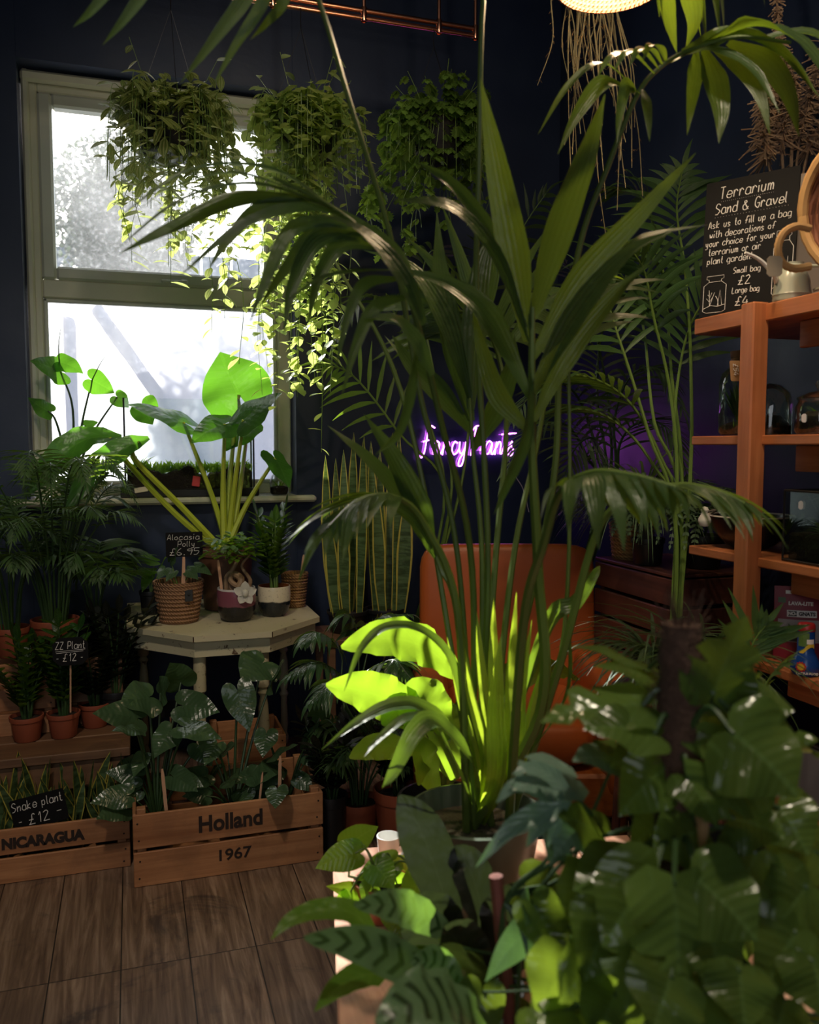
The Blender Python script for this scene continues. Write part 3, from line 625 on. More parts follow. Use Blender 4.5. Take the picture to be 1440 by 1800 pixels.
# single stroke chalk lettering: digit pairs on a grid, baseline 2, x-height 6, capitals 9
GL = {'a': '45 36 16 04 03 12 32 43;46 43 52', 'b': '09 02;04 16 36 45 43 32 12 03', 'c': '45 36 16 04 03 12 32 43', 'd': '45 36 16 04 03 12 32 43;49 42', 'e': '04 44 45 36 16 04 03 12 32 43',
 'f': '48 39 28 12;05 35', 'g': '45 36 16 04 03 12 32 43;46 41 30 10', 'h': '09 02;04 26 36 45 42', 'i': '06 02;08 09', 'k': '09 02;36 04 32', 'l': '09 03 12', 'm': '06 02;04 16 25 22;24 36 45 42',
 'n': '06 02;04 26 35 32', 'o': '26 05 03 22 33 35 26', 'p': '06 00;05 26 35 33 22 03', 'r': '06 02;04 16 26 35', 's': '35 16 05 14 33 22 02', 't': '19 13 22 32;06 26', 'u': '06 03 12 22 34;36 32', 'v': '06 22 46',
 'w': '06 12 24 32 46', 'y': '06 13 33;36 31 20 00', 'T': '09 49;29 22', 'S': '48 39 19 07 16 35 44 33 22 02', 'G': '48 39 19 07 04 22 32 44 45 25', 'A': '02 29 42;14 34', 'P': '02 09;09 39 47 35 05', 'L': '09 02 42', 'Z': '09 49;49 02;02 42',
 '1': '17 29 22', '2': '08 29 38 37 02;02 42', '4': '29 04 44;36 32', '5': '49 09;09 06 36 45 33 22 02', '6': '39 17 04 12 32 43 34 15', '9': '46 16 07 18 38 47 46 32', '£': '48 39 28 26 13 02;02 42;05 35', '&': '52 17 28 37 05 03 12 32 54',
 '!': '09 04;02 02', '.': '02 12', '-': '05 35', ' ': ''}
GW = {'i': 1.2, 'l': 1.6, 't': 3.2, 'r': 3.6, '1': 3, '.': 1.6, '!': 1, ' ': 3, 'm': 5, 'w': 5, '&': 6, 'n': 4, 'o': 4, 's': 4, 'u': 4, 'f': 4.2}
def chalk(mb, s, o, ux, uz, size, r=0.0012, w=None, slant=0.1):
    """writes s from the baseline start o; size = cap height; w = total width if given"""
    o = Vector(o); k = size / 7.0; tot = sum(GW.get(c, 4.6) + 1.1 for c in s); kx = k if w is None else w / tot; x = 0
    for c in s:
        for st in GL[c].split(';'):
            pts = [(int(q[0]), int(q[1]) - 2) for q in st.split()]
            if not pts: continue
            pp = [o + ux * ((x + a + slant * b) * kx) + uz * (b * k) for a, b in pts]
            if len(pp) == 2 and (pp[0] - pp[1]).length < 1e-6: pp[1] = pp[0] + uz * k * 0.3
            mb.tube(smooth(pp, 3) if len(pp) > 2 else pp, r, 4)
        x += GW.get(c, 4.6) + 1.1
def board(parent, c, w, h, ux, uz, mat, th=0.004, cut=0.0, name='board'):
    """flat panel centred on c with cut corners"""
    n = ux.cross(uz).normalized(); c = Vector(c); a, b = w / 2, h / 2; k = max(cut, 0.001)
    ol = [(-a + k, -b), (a - k, -b), (a, -b + k), (a, b - k), (a - k, b), (-a + k, b), (-a, b - k), (-a, -b + k)]
    m = MB(); vs = [c + ux * x + uz * y + n * s * th / 2 for s in (1, -1) for x, y in ol]
    m.add(vs, [tuple(range(8)), tuple(range(15, 7, -1))] + [(i, i + 8, (i + 1) % 8 + 8, (i + 1) % 8) for i in range(8)]); return m.build(name, mat, parent, sm=False)
def wovenmat(name, a, b, sc=1.0, band=90.0, strand=120.0):
    m, nt, bs, o = newmat(name); tc = nt.nodes.new('ShaderNodeTexCoord'); sp = nd(nt, 'SeparateXYZ', {0: tc.outputs['UV']})
    w1 = math_(nt, 'SINE', math_(nt, 'MULTIPLY', sp.outputs[1], band)); w2 = math_(nt, 'SINE', math_(nt, 'ADD', math_(nt, 'MULTIPLY', sp.outputs[0], strand), math_(nt, 'MULTIPLY', sp.outputs[1], band * 1.4)))
    h = math_(nt, 'ADD', math_(nt, 'MULTIPLY', w1, 0.6), math_(nt, 'MULTIPLY', w2, 0.4)); n = noise(nt, coords(nt), 30, 3)
    f = math_(nt, 'ADD', math_(nt, 'MULTIPLY', math_(nt, 'ADD', h, 1.0), 0.35), math_(nt, 'MULTIPLY', n, 0.4), True)
    nt.links.new(mixc(nt, f, a, b), bs.inputs['Base Color']); bs.inputs['Roughness'].default_value = 0.75; bump(nt, bs, h, 0.8, 0.006); return m
M_jute = wovenmat('jute_rope', srgb(96, 66, 44), srgb(188, 142, 104), band=75, strand=260)
M_seagrass = wovenmat('seagrass', srgb(104, 72, 40), srgb(190, 144, 92), band=60, strand=160)
def basket(t, c, rt, rb, h, mat, rows=11, name='basket'):
    m = MB(); pr = [(0, .001), (rb, .001)]
    for k in range(rows * 4 + 1):
        f = k / (rows * 4); pr.append((rb + (rt - rb) * f + 0.0045 * abs(math.sin(f * rows * math.pi)), 0.002 + h * f))
    pr += [(rt - 0.008, h), (rt - 0.012, h * 0.8), (0, h * 0.78)]; m.lathe(c, pr, 32); o = m.build(name, mat, t)
    m = MB(); m.lathe(c, [(rt - 0.011, h * .82), (rt * .5, h * .86), (0, h * .87)], 20); m.build('soil', M_soil, t); return o
CAMF = (CAM - P(720, 900, 3)).normalized()
UPF = (V(0, 0, 1) * 0.55 + CAMF * 0.8).normalized()
def hl(t, att, tip, Wd, up, mat, lobe=0.3, wave=0.05, fold=0.08, droop=0.25, px=1.6, slits=None, name='leaf', stem=None, sr=(0.006, 0.004), smat=None, sweep=0.0, n=8):
    """one stalked heart or arrow leaf given by stalk joint and tip; its stalk is part of the leaf"""
    att, tip = Vector(att), Vector(tip); m = MB(); d = (tip - att); heart(m, att, d + V(0, 0, droop * 0.45) * d.length, up, d.length * 1.04, Wd, lobe, droop, fold, n, wave, px, 3, slits, sweep); ms = [mat]
    if stem: m.mi = 1; stalk(m, list(stem) + [att], sr[0], sr[1]); ms.append(smat or M_stem)
    return m.build(name, ms, t)
def tl(mb, pts, Wd, up, prof=p_lance, fold=0.12, wave=0.0, k=5, m=2):
    """broad leaf traced along pts"""
    sp = smooth(pts, k); n = len(sp) - 1; rows = []; uvs = []; up = Vector(up); ph = U(0, 6)
    for i, q in enumerate(sp):
        T = (sp[min(n, i + 1)] - sp[max(0, i - 1)]).normalized(); s = T.cross(up); s = s.normalized() if s.length > 1e-4 else T.orthogonal(); N = s.cross(T); w = Wd / 2 * max(.02, prof(i / n)); row = []; uv = []
        for j in range(-m, m + 1):
            a = j / m; row.append(q + s * w * a + N * (fold * abs(a) * w + wave * w * a * a * math.sin(ph + i * 1.7 + a * 1.5))); uv.append((i / n, a))
        rows.append(row); uvs.append(uv)
    mb.grid(rows, uvs)

# ---------------------------------------------------------------- left: palms and waxy plants on crates and bench
uz_ = BZ + 0.272
g_p = 'feathery palms in terracotta pots'
def base_at(x, y, Y, z): p = PY(x, y, Y); return V(p.x, Y, z)
c = base_at(97, 1100, cy + 0.13, uz_); t = potted('parlour_palm', 'large feathery palm in a terracotta pot on the upturned crate under the window', c, .088, .066, .135, cat='palm')
palm(t, c + V(0, 0, .115), .66, 26, .40, .13, .0095, 16, droop=.7, r0=.055, lean=.30, start=.5, r=(.0045, .0015))
c = base_at(20, 1100, cy + 0.12, uz_); t = potted('parlour_palm', 'dark feathery palm in a smaller terracotta pot at the very left edge', c, .066, .05, .115, cat='palm')
palm(t, c + V(0, 0, .10), .50, 17, .30, .12, .010, 13, droop=.9, r0=.035)
c = V((PY(98, 1200, cy).x + PY(225, 1200, cy).x) / 2 + .01, cy + .19, BZ + .262); t = potted('parlour_palm', 'shadowed palm in a black pot on the slatted crate beside the table', c, .075, .06, .11, M_blackpot, cat='palm')
palm(t, c + V(0, 0, .10), .36, 13, .20, .16, .016, 9, droop=.8, r0=.03)
zy = PZ(113, 1303, BZ).y + 0.06
for x, hh, lab in ((48, .30, 'waxy plant in a terracotta pot on the bench, leftmost of the pots there'), (113, .34, 'waxy plant in a terracotta pot on the bench under the blackboard tag'), (168, .22, 'waxy plant in a terracotta pot on the bench behind the glossy crate leaves')):
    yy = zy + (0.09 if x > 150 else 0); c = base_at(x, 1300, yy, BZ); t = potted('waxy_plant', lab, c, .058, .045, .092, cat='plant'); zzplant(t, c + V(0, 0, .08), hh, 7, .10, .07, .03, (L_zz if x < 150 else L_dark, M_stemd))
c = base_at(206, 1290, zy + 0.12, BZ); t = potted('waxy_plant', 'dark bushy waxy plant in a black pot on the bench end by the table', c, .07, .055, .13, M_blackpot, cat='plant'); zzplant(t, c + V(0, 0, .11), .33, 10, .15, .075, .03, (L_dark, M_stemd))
# blackboard tag on a stick
def sign(label, cx, cy_px, Y, w, h, lines, stick_to=None, ux=V(1, 0, 0), cut=0.012, tiltz=0.0, under=None, smat=None):
    c = PY(cx, cy_px, Y); ux = Vector(ux).normalized(); uz = V(0, 0, 1); uz = (Matrix.Rotation(tiltz, 3, ux.cross(uz)) @ uz); ux = Matrix.Rotation(tiltz, 3, Vector(ux).cross(V(0, 0, 1))) @ ux
    t = thing('price_sign', label, 'sign', c); n = uz.cross(ux).normalized() * 1.0; n = -ux.cross(uz) if (ux.cross(uz)).y > 0 else ux.cross(uz)
    board(t, c, w, h, ux, uz, M_slate, .004, cut); m = MB()
    for s, x0, z0, sz, ww in lines: chalk(m, s, c + n * 0.003 + ux * (x0 * w) + uz * (z0 * h), ux, uz, sz * h, max(.0008, sz * h * .045), ww * w)
    for u in under or []: m.tube([c + n * .003 + ux * (u[0] * w) + uz * (u[1] * h), c + n * .003 + ux * (u[2] * w) + uz * (u[3] * h)], .0008, 4)
    m.build('chalk_lettering', M_chalk, t)
    if stick_to is not None:
        m = MB(); e = Vector(stick_to); m.tube([c - n * .004 + uz * h * .1, e], .0032, 6); m.build('stick', smat or M_tag, t)
    return t
sign('octagonal blackboard tag reading ZZ Plant 12 pounds on a stick', 124, 1145, zy - .12, .118, .100, [('ZZ Plant', -.42, .10, .26, .86), ('£12', -.22, -.34, .27, .42), ('-', -.40, -.32, .2, .10), ('-', .28, -.32, .2, .10)], PY(124, 1252, zy - .09), under=[(-.42, .02, .42, .06), (-.40, -.04, .36, 0)], cut=.022)

# ---------------------------------------------------------------- crates of plants
t0 = None; kk = 0
for iy in range(3):
    for ix in range(5):
        c = V(nx1 - .075 - ix * .115 + (iy % 2) * .03, ny + .105 + iy * .085, .02)
        lab = 'small yellow edged snake plant packed in the low Nicaragua crate'
        if kk < 3:
            t = potted('snake_plant', lab, c, .045, .036, .085, M_blackpot, 'small snake plants in the Nicaragua crate'); mm = MB()
            for q in range(6):
                a = q * 1.05 + U(-.3, .3); leaf(mm, c + V(0, 0, .07) + azim(a) * .012, azim(a) * U(.10, .42) + V(0, 0, 1), azim(a + 1.2), U(.14, .25), U(.034, .046), p_blade, .05, .2, 6, twist=U(-.5, .5))
            mm.build('foliage', L_snake, t)
            if t0 is None: t0 = []
            t0.append(t)
        else: copy_tree(t0[kk % 3], c, U(0, 6.28), U(.9, 1.1))
        kk += 1
sc_ = PY(69, 1428, ny + .008)
sign('blackboard reading Snake plant 12 pounds leaning in the low crate', 69, 1424, ny + .018, .165, .105, [('Snake plant', -.47, .14, .27, .94), ('£12', -.22, -.36, .32, .42), ('-', -.40, -.30, .2, .10), ('-', .30, -.24, .2, .16)], None, tiltz=-R(9) * -1, cut=.004)
# arrow leaved plants in the Holland crate
def hp(x, y, Y): return PY(x, y, Y)
def crate_plant(label, bx, leaves, mat=L_alocd, dy=0.0, smat=M_stemd):
    c = V(PY(bx, 1420, hy + .16).x, hy + .17 + dy, .03); t = potted('elephant_ear_plant', label, c, .062, .05, .11, M_blackpot); b = c + V(0, 0, .09)
    for (ax, ay, tx, ty, dd, w, up) in leaves:
        A = hp(ax, ay, hy + .16 + dd); T = hp(tx, ty, hy + .16 + dd - .06); hl(t, A, T, w, up, mat, .28, .07, stem=[b, b.lerp(A, .55) + V(0, 0, .03)], sr=(.006, .0032), smat=smat)
    for k in range(11):
        a = U(0, 6.28); A = b + azim(a) * U(.05, .13) + V(0, abs(math.sin(a)) * .02, U(.06, .22)); l = U(.07, .11); hl(t, A, A + azim(a + U(-.5, .5)) * l + V(0, 0, U(-.05, .02)), l * .8, UPF, L_alocd, .28, .07, stem=[b, b.lerp(A, .5) + V(0, 0, .02)], sr=(.004, .0022), smat=smat)
    return t
crate_plant('glossy elephant ear plant spreading over the left end of the Holland crate', 275, [(240, 1262, 166, 1252, .02, .12, UPF), (262, 1225, 212, 1238, .08, .15, UPF), (282, 1218, 298, 1200, .1, .11, UPF), (240, 1283, 197, 1284, -.06, .07, V(0, -.4, 1)), (322, 1240, 384, 1250, .06, .12, UPF),
    (325, 1278, 389, 1298, -.03, .105, V(.1, -.5, 1)), (300, 1285, 272, 1330, 0, .10, UPF), (318, 1200, 300, 1165, .16, .12, UPF), (250, 1330, 235, 1365, .0, .06, UPF), (350, 1310, 372, 1345, .02, .09, UPF)])
crate_plant('elephant ear plant with one pale upright leaf in the middle of the Holland crate', 412, [(418, 1215, 438, 1284, .06, .115, UPF), (462, 1165, 425, 1195, .15, .17, UPF), (478, 1195, 500, 1160, .12, .14, V(0, -.5, 1)), (380, 1310, 360, 1345, .0, .07, UPF)], dy=.02)
crate_plant('elephant ear plant with small dark leaves at the right end of the Holland crate', 505, [(468, 1290, 462, 1330, .0, .085, UPF), (482, 1328, 522, 1308, -.04, .075, V(0, -.3, 1)), (562, 1262, 552, 1228, .03, .085, UPF), (538, 1310, 560, 1270, .0, .05, UPF), (487, 1388, 484, 1420, -.19, .075, UPF)], dy=.01)
for x, y0, y1, tl_, lab in ((292, 1410, 1352, -.07, 'upright wooden tag at the left of the Holland crate'), (455, 1402, 1358, .12, 'slim wooden tag leaning in the middle of the Holland crate'), (491, 1392, 1330, .03, 'broad wooden tag at the right of the Holland crate')):
    a, b = PY(x, y0, hy + .06), PY(x, y1, hy + .06); tagstick(a - V(0, 0, .03), (b - a).length + .03, (tl_, 0), .011 if x != 455 else .007, lab)
sign('half hidden dark blackboard among glossy leaves in the Holland crate', 300, 1245, hy + .33, .10, .06, [], PY(300, 1400, hy + .33))
# ---------------------------------------------------------------- on the table
def on_table(x, y, dy=0.0): p = PZ(x, y, TZ); return V(p.x, p.y + dy, TZ + 0.0005)
def glaze(name, bands, rough=0.25, nz=0.06):
    """ceramic in stacked colour bands (height as u, colour) with a wavy border"""
    m, nt, b, o = newmat(name); tc = nt.nodes.new('ShaderNodeTexCoord'); sp = nd(nt, 'SeparateXYZ', {0: tc.outputs['UV']})
    n = noise(nt, coords(nt), 16, 4); f = math_(nt, 'ADD', sp.outputs[1], math_(nt, 'MULTIPLY', math_(nt, 'SUBTRACT', n, 0.5), nz))
    st = []
    for i, (p, c) in enumerate(bands): st += [(p, c)] + ([(bands[i + 1][0] - 0.012, c)] if i + 1 < len(bands) else [])
    c = ramp(nt, f, st); sk = ramp(nt, noise(nt, coords(nt), 120, 2), [(0.62, 0.0), (0.7, 1.0)])
    nt.links.new(mixc(nt, math_(nt, 'MULTIPLY', sk, 0.35), c, srgb(90, 70, 62)), b.inputs['Base Color']); b.inputs['Roughness'].default_value = rough; return m
# big arrow leaf plant
c = on_table(404, 1078, .125); AL = thing('elephant_ear_plant', 'big arrow leaved plant glowing green in a brown pot on the table', 'plant', c)
pot(AL, c, .122, .095, .27, plain('brown_clay_glaze', srgb(104, 70, 52), 0.5, var=.2), rim=.14); b0 = c + V(0, 0, .235)
DA = CAM.y * 0 + (c - CAM).dot(_a)
def ap_(x, y, dd=0.0): return P(x, y, DA + dd)
M_pet = plain('yellow_green_stalk', srgb(176, 190, 62), 0.35, var=.12)
UPV = (CAMF + V(0, 0, .25)).normalized()
big = [  # joint, tip, width, up, stalk mid points
    ((420, 694, -.02), (388, 622, .02), .30, (CAMF * 1.0 + V(.2, 0, -.1)), [(402, 860, 0)], .42, -.1, L_aloc),
    ((322, 742, -.10), (226, 708, -.16), .16, V(-.1, -.45, 1), [(372, 870, -.05)], .30, .35, L_aloc),
    ((250, 712, -.04), (268, 745, -.06), .13, (CAMF + V(0, 0, -.2)), [], .25, .1, L_aloc),
    ((395, 745, -.14), (338, 776, -.22), .17, V(.0, -.7, 1), [(392, 860, -.06)], .32, .5, L_aloc),
    ((428, 738, -.16), (492, 690, -.16), .17, V(.35, -.55, 1), [(410, 870, -.05)], .30, .3, L_aloc),
    ((436, 748, .04), (396, 792, -.02), .15, V(0, -.6, 1), [(420, 870, 0)], .28, .5, L_aloc),
    ((484, 806, -.05), (508, 856, -.1), .13, V(.5, -.8, .5), [(432, 890, -.02)], .35, .6, L_aloc)]
for (a, t_, w, up, st, lb, dr, mt) in big:
    hl(AL, ap_(*a), ap_(*t_), w, Vector(up).normalized(), mt, lb, .045, stem=([b0 + V(U(-.02, .02), U(-.02, .02), 0)] + [ap_(*s) for s in st]) if st else None, sr=(.016, .007), smat=M_pet, droop=dr, px=1.9)
for pts, w, st in (([(214, 768, -.20), (152, 772, -.24), (100, 808, -.28), (54, 866, -.32)], .125, [(212, 800, -.2), (310, 905, -.08)]), ([(262, 770, -.28), (214, 790, -.33), (162, 832, -.37), (116, 898, -.42)], .105, [(236, 806, -.24), (316, 888, -.1)])):
    m = MB(); pp = [ap_(*p) for p in pts]; tl(m, pp, w, V(.35, -.75, .7), p_oval, .25, .12, 6, 3); m.mi = 1; stalk(m, [b0] + [ap_(*s) for s in st[::-1]] + [pp[0].lerp(pp[1], .35)], .017, .008); m.build('leaf', (L_aloc, M_pet), AL)
# second, thin stalked plant on the sill
q = PY(128, 872, YW + .02); c = V(q.x, YW - .005, ZS); AS = thing('elephant_ear_plant', 'thin stalked arrow leaved plant at the left end of the window sill', 'plant', c); pot(AS, c, .058, .046, .09, M_blackpot)
def as_(x, y, dd=0.0): return PY(x, y, YW - .01 + dd)
b0 = c + V(0, 0, .075)
for a, t_, w, up, st, lb, dr in (((106, 652, 0), (55, 634, -.05), .15, V(.25, -.7, .6), [(128, 720)], .38, .2), ((105, 636, .0), (146, 655, -.03), .10, V(.4, -.8, .3), [], .2, .5), ((84, 722, 0), (50, 700, -.02), .09, V(.3, -.7, .4), [(100, 745)], .3, -.3), ((162, 668, 0), (200, 690, .02), .115, V(-.2, -.8, .4), [(145, 740)], .30, .2), ((206, 698, 0), (226, 716, 0), .08, V(0, -.9, .3), [(165, 760)], .3, .2), ((150, 748, 0), (172, 742, 0), .055, V(0, -.8, .5), [(146, 770)], .3, .1)):
    hl(AS, as_(*a), as_(*t_), w, up.normalized(), L_aloc, lb, .05, stem=([b0] + [as_(*s) for s in st]) if st else None, sr=(.0065, .0035), smat=M_stemd, droop=dr)
m = MB(); m.tube(smooth([as_(106, 652), as_(103, 610), as_(108, 570)], 5), (.004, .0008), 5); m.tube(smooth([as_(162, 668), as_(176, 640), as_(188, 622)], 5), (.003, .0006), 5); m.build('leaf_tail', M_stemd, AS)
# small plant in a black pot, basket plant, fig, waxy plant, rear basket
c = on_table(266, 1084, .06); t = thing('anthurium_plant', 'pale leaved plant in a black pot at the left end of the table', 'plant', c); pot(t, c, .045, .038, .10, M_blackpot); dd = (c - CAM).dot(_a)
for a, b, w in (((272, 985), (222, 978), .07), ((268, 1003), (222, 1012), .055), ((285, 990), (305, 965), .06), ((262, 1010), (250, 1040), .05)): hl(t, P(*a, dd), P(*b, dd - .05), w, V(0, -.5, 1), L_poth, .2, .09, stem=[c + V(0, 0, .08)], sr=(.003, .002), droop=.4)
c = on_table(317, 1099, .078); t = thing('basket_plant', 'small alocasia in a round jute basket at the front of the table', 'plant', c); basket(t, c, .098, .073, .165, M_jute, 10); dd = (c - CAM).dot(_a)
for a, b, w in (((290, 1000), (278, 1018), .05), ((300, 985), (312, 962), .05), ((345, 995), (372, 1010), .045), ((330, 1002), (348, 1018), .05), ((305, 1005), (292, 1022), .04)): hl(t, P(*a, dd - .02), P(*b, dd - .06), w, UPF, L_alocd, .25, .06, stem=[c + V(0, 0, .13)], sr=(.003, .002))
q = PY(332, 1047, c.y - .094); m = MB(); m.box(q, (.030, .003, .046), Matrix.Rotation(R(-7), 3, 'X'), bev=.001); m.ball(q + V(0, -.003, .004), .005, 5); m.build('swing_label', plain('black_card', (.012, .012, .013), .5), t)
sign('blackboard reading Alocasia Polly 6.95 pounds above the jute basket', 324, 957, c.y - .02, .142, .098, [('Alocasia', -.46, .20, .22, .90), ('Polly', -.18, -.08, .22, .50), ('£6.95', -.40, -.42, .27, .84)], c + V(.01, -.02, .12), cut=.003)
c = on_table(420, 1096, .07); t = thing('fig_bonsai', 'ginseng fig in a round grey pink and black ceramic pot on the table', 'plant', c)
M_tri = glaze('speckled_tricolour_glaze', [(0, srgb(34, 32, 34)), (.36, srgb(34, 32, 34)), (.40, srgb(128, 74, 88)), (.62, srgb(206, 202, 200)), (.95, srgb(206, 202, 200))])
m = MB(); m.lathe(c, [(.0, .001), (.048, .001), (.064, .016), (.074, .045), (.078, .08), (.077, .12), (.075, .134), (.070, .134), (.068, .11), (0, .108)], 32); m.build('pot', M_tri, t)
m = MB(); m.lathe(c, [(.067, .112), (.03, .118), (0, .12)], 16); m.build('soil', M_soil, t)
dd = (c - CAM).dot(_a); m = MB(); M_trunk = plain('pale_root', srgb(150, 122, 94), .6, var=.3, nscale=25, bmp=.3)
tk = [P(x, y, dd + z) for x, y, z in ((415, 1045, 0), (405, 1022, .02), (412, 1010, .0), (424, 1018, -.02), (418, 1030, -.03), (405, 1020, -.02), (408, 1003, 0), (418, 985, 0))]
m.tube(smooth(tk, 6), [.019 - .012 * i / 42 for i in range(43)], 8); m.tube(smooth([P(398, 1042, dd), P(398, 1015, dd - .01), P(410, 1000, dd)], 5), (.012, .006), 8); m.tube(smooth([P(432, 1040, dd + .01), P(440, 1020, dd), P(425, 995, dd), P(440, 975, dd)], 5), (.010, .004), 8); m.build('trunk', M_trunk, t)
m = MB()
for k in range(260):
    a = U(0, 6.28); rr = U(.02, 1); p = P(412, 962, dd - .02) + V(math.cos(a) * .125 * rr, math.sin(a) * .10 * rr, U(-.05, .055) * (1.1 - rr * .4)); leaf(m, p, azim(a) * .8 + V(0, 0, U(-.2, .5)), (0, 0, 1), U(.028, .042), U(.018, .026), p_oval, .4, .15, 4)
m.build('foliage', L_poth, t)
q = on_table(433, 1094, -.02)
o = thing('ceramic_flower', 'white speckled ceramic flower ornament hooked on the tricolour pot', 'ornament', P(432, 1042, dd - .085)); m = MB(); cc = P(432, 1042, dd - .082)
for k in range(5):
    a = R(90 + 72 * k); d = _r * math.cos(a) + V(0, 0, 1) * math.sin(a); leaf(m, cc, d - _h * .15, -_h, .048, .038, p_oval, -.05 + .5 * (k in (2, 3)), .35, 6, wave=.12)
m.ball(cc - _h * .012, .013, 6, (1, .8, 1.2)); M_bisq = plain('bisque_ceramic', srgb(206, 202, 190), .55, var=.12, nscale=40); m.build('petals', M_bisq, o)
c = on_table(487, 1087, .065); t = thing('waxy_plant', 'tall waxy plant in a brown cream and black glazed pot on the table', 'plant', c)
M_tri2 = glaze('brown_cream_black_glaze', [(0, srgb(36, 40, 44)), (.34, srgb(36, 40, 44)), (.38, srgb(222, 212, 186)), (.68, srgb(222, 212, 186)), (.72, srgb(136, 78, 40)), (.96, srgb(150, 88, 48))], .12)
m = MB(); m.lathe(c, [(.0, .001), (.042, .001), (.058, .02), (.066, .05), (.068, .09), (.067, .118), (.066, .126), (.061, .126), (.060, .10), (0, .10)], 32); m.build('pot', M_tri2, t)
m = MB(); m.lathe(c, [(.059, .104), (.03, .110), (0, .112)], 16); m.build('soil', M_soil, t); zzplant(t, c + V(0, 0, .105), .33, 8, .085, .075, .026, (L_zz, M_stem), 10)
c = on_table(523, 1071, .06); t = thing('seagrass_basket', 'tapered seagrass basket half hidden behind the glazed pot on the table', 'basket', c); basket(t, c, .058, .042, .15, M_seagrass, 12)
for (x, y0, y1, tl_, lab, dz) in ((323, 1022, 975, .02, 'wooden tag standing in the jute basket', 0), (390, 1035, 985, -.1, 'wooden tag leaning in the ginseng fig pot', 0), (531, 1000, 976, .12, 'wooden tag in the seagrass basket', 0)):
    dd_ = {323: .0, 390: .0, 531: 0}[x]; yy = {323: on_table(317, 1099, .078).y, 390: on_table(420, 1096, .07).y, 531: on_table(523, 1071, .06).y}[x] - .02
    a, b = PY(x, y0, yy), PY(x, y1, yy); tagstick(a - V(0, 0, .01), (b - a).length + .01, (tl_, 0), .011, lab)

# ---------------------------------------------------------------- on the window sill
q0, q1 = PY(212, 872, YW - .03), PY(455, 872, YW - .03)
TR = thing('glass_terrarium', 'long glass terrarium with black base and mossy soil on the sill', 'terrarium', ((q0.x + q1.x) / 2, YW + .005, ZS))
xa, xb = q0.x, q1.x; yc = YW + .008; M_blk = plain('black_lacquer', (.012, .011, .011), .4)
m = MB(); m.box(((xa + xb) / 2, yc, ZS + .0185), (xb - xa, .10, .036), bev=.004); m.build('tray', M_blk, TR)
zt2 = PY(225, 700, yc).z
for xx in (xa + .022, xb - .022):
    for yy in (yc - .045, yc + .045):
        m = MB(); m.tube([V(xx, yy, ZS + .037), V(xx, yy, zt2)], .0042, 6); m.build('frame_rod', M_blk, TR)
M_gl = glassmat('clear_glass', (.97, 1, .98)); m = MB()
m.box(((xa + xb) / 2, yc - .045, (ZS + .037 + zt2) / 2), (xb - xa - .05, .003, zt2 - ZS - .04)); m.build('front_pane', M_gl, TR, sm=False)
m = MB(); rows = []
for i in range(33):
    x = xa + .03 + (xb - xa - .06) * i / 32; hh = .082 + .018 * math.sin(i * .5) + .004 * math.sin(i * 1.7 + 1) - (.03 if 17 < i < 21 else 0)
    rows.append([V(x, yc - .04, ZS + .037), V(x, yc - .038, ZS + .037 + hh), V(x, yc, ZS + .045 + hh), V(x, yc + .038, ZS + .037 + hh), V(x, yc + .04, ZS + .037)])
m.grid(rows); m.build('soil', M_soil, TR)
m = MB()
for k in range(700):
    x = U(xa + .03, xb - .03); p = V(x, yc + U(-.035, .035), ZS + .122 + U(-.02, .012)); leaf(m, p, V(U(-.6, .6), U(-.6, .6), 1), (0, -1, 0), U(.015, .045), .008, p_lance, .5, .1, 3)
m.build('moss', L_poth, TR)
grassy(TR, V(xa + .075, yc, ZS + .12), .12, 60, .007, 1.3, L_poth, name='fern_tuft'); grassy(TR, V(xb - .08, yc, ZS + .12), .08, 40, .007, 1.2, L_poth, name='fern_tuft')
m = MB(); m.box(PY(345, 846, yc - .051), (.034, .003, .046), Matrix.Rotation(R(8), 3, 'Y'), bev=.001); tag(m.build('price_ticket', plain('red_ticket', srgb(206, 62, 66), .6), None, loc=PY(345, 846, yc - .051)), 'red ticket in front of the terrarium soil on the sill', 'ticket')
q = PY(248, 861, yc - .056); m = MB(); m.box(q, (.056, .003, .022), Matrix.Rotation(R(-9), 3, 'Y'), bev=.001); tag(m.build('price_ticket', plain('cream_ticket', srgb(226, 214, 190), .6), None, loc=q), 'small cream ticket on the black terrarium base', 'ticket')
q = PY(492, 868, YW - .02); c = V(q.x, YW - .005, ZS); t = thing('terrarium_jar', 'round glass jar with soil and a seedling at the right end of the sill', 'jar', c)
m = MB(); m.lathe(c, [(0, .002), (.036, .002), (.044, .012), (.045, .06), (.040, .085), (.027, .10), (.026, .118), (.029, .12)], 24); m.build('glass', M_gl, t)
m = MB(); m.lathe(c, [(0, .004), (.034, .004), (.042, .014), (.042, .036), (.02, .044), (0, .042)], 18); m.build('soil', M_soil, t); grassy(t, c + V(0, 0, .04), .05, 14, .010, 1.2, L_poth)
m = MB(); m.lathe(c, [(.0255, .104), (.0245, .13), (0, .13)], 18); m.build('cork', plain('cork', srgb(176, 138, 98), .8, bmp=.4), t)

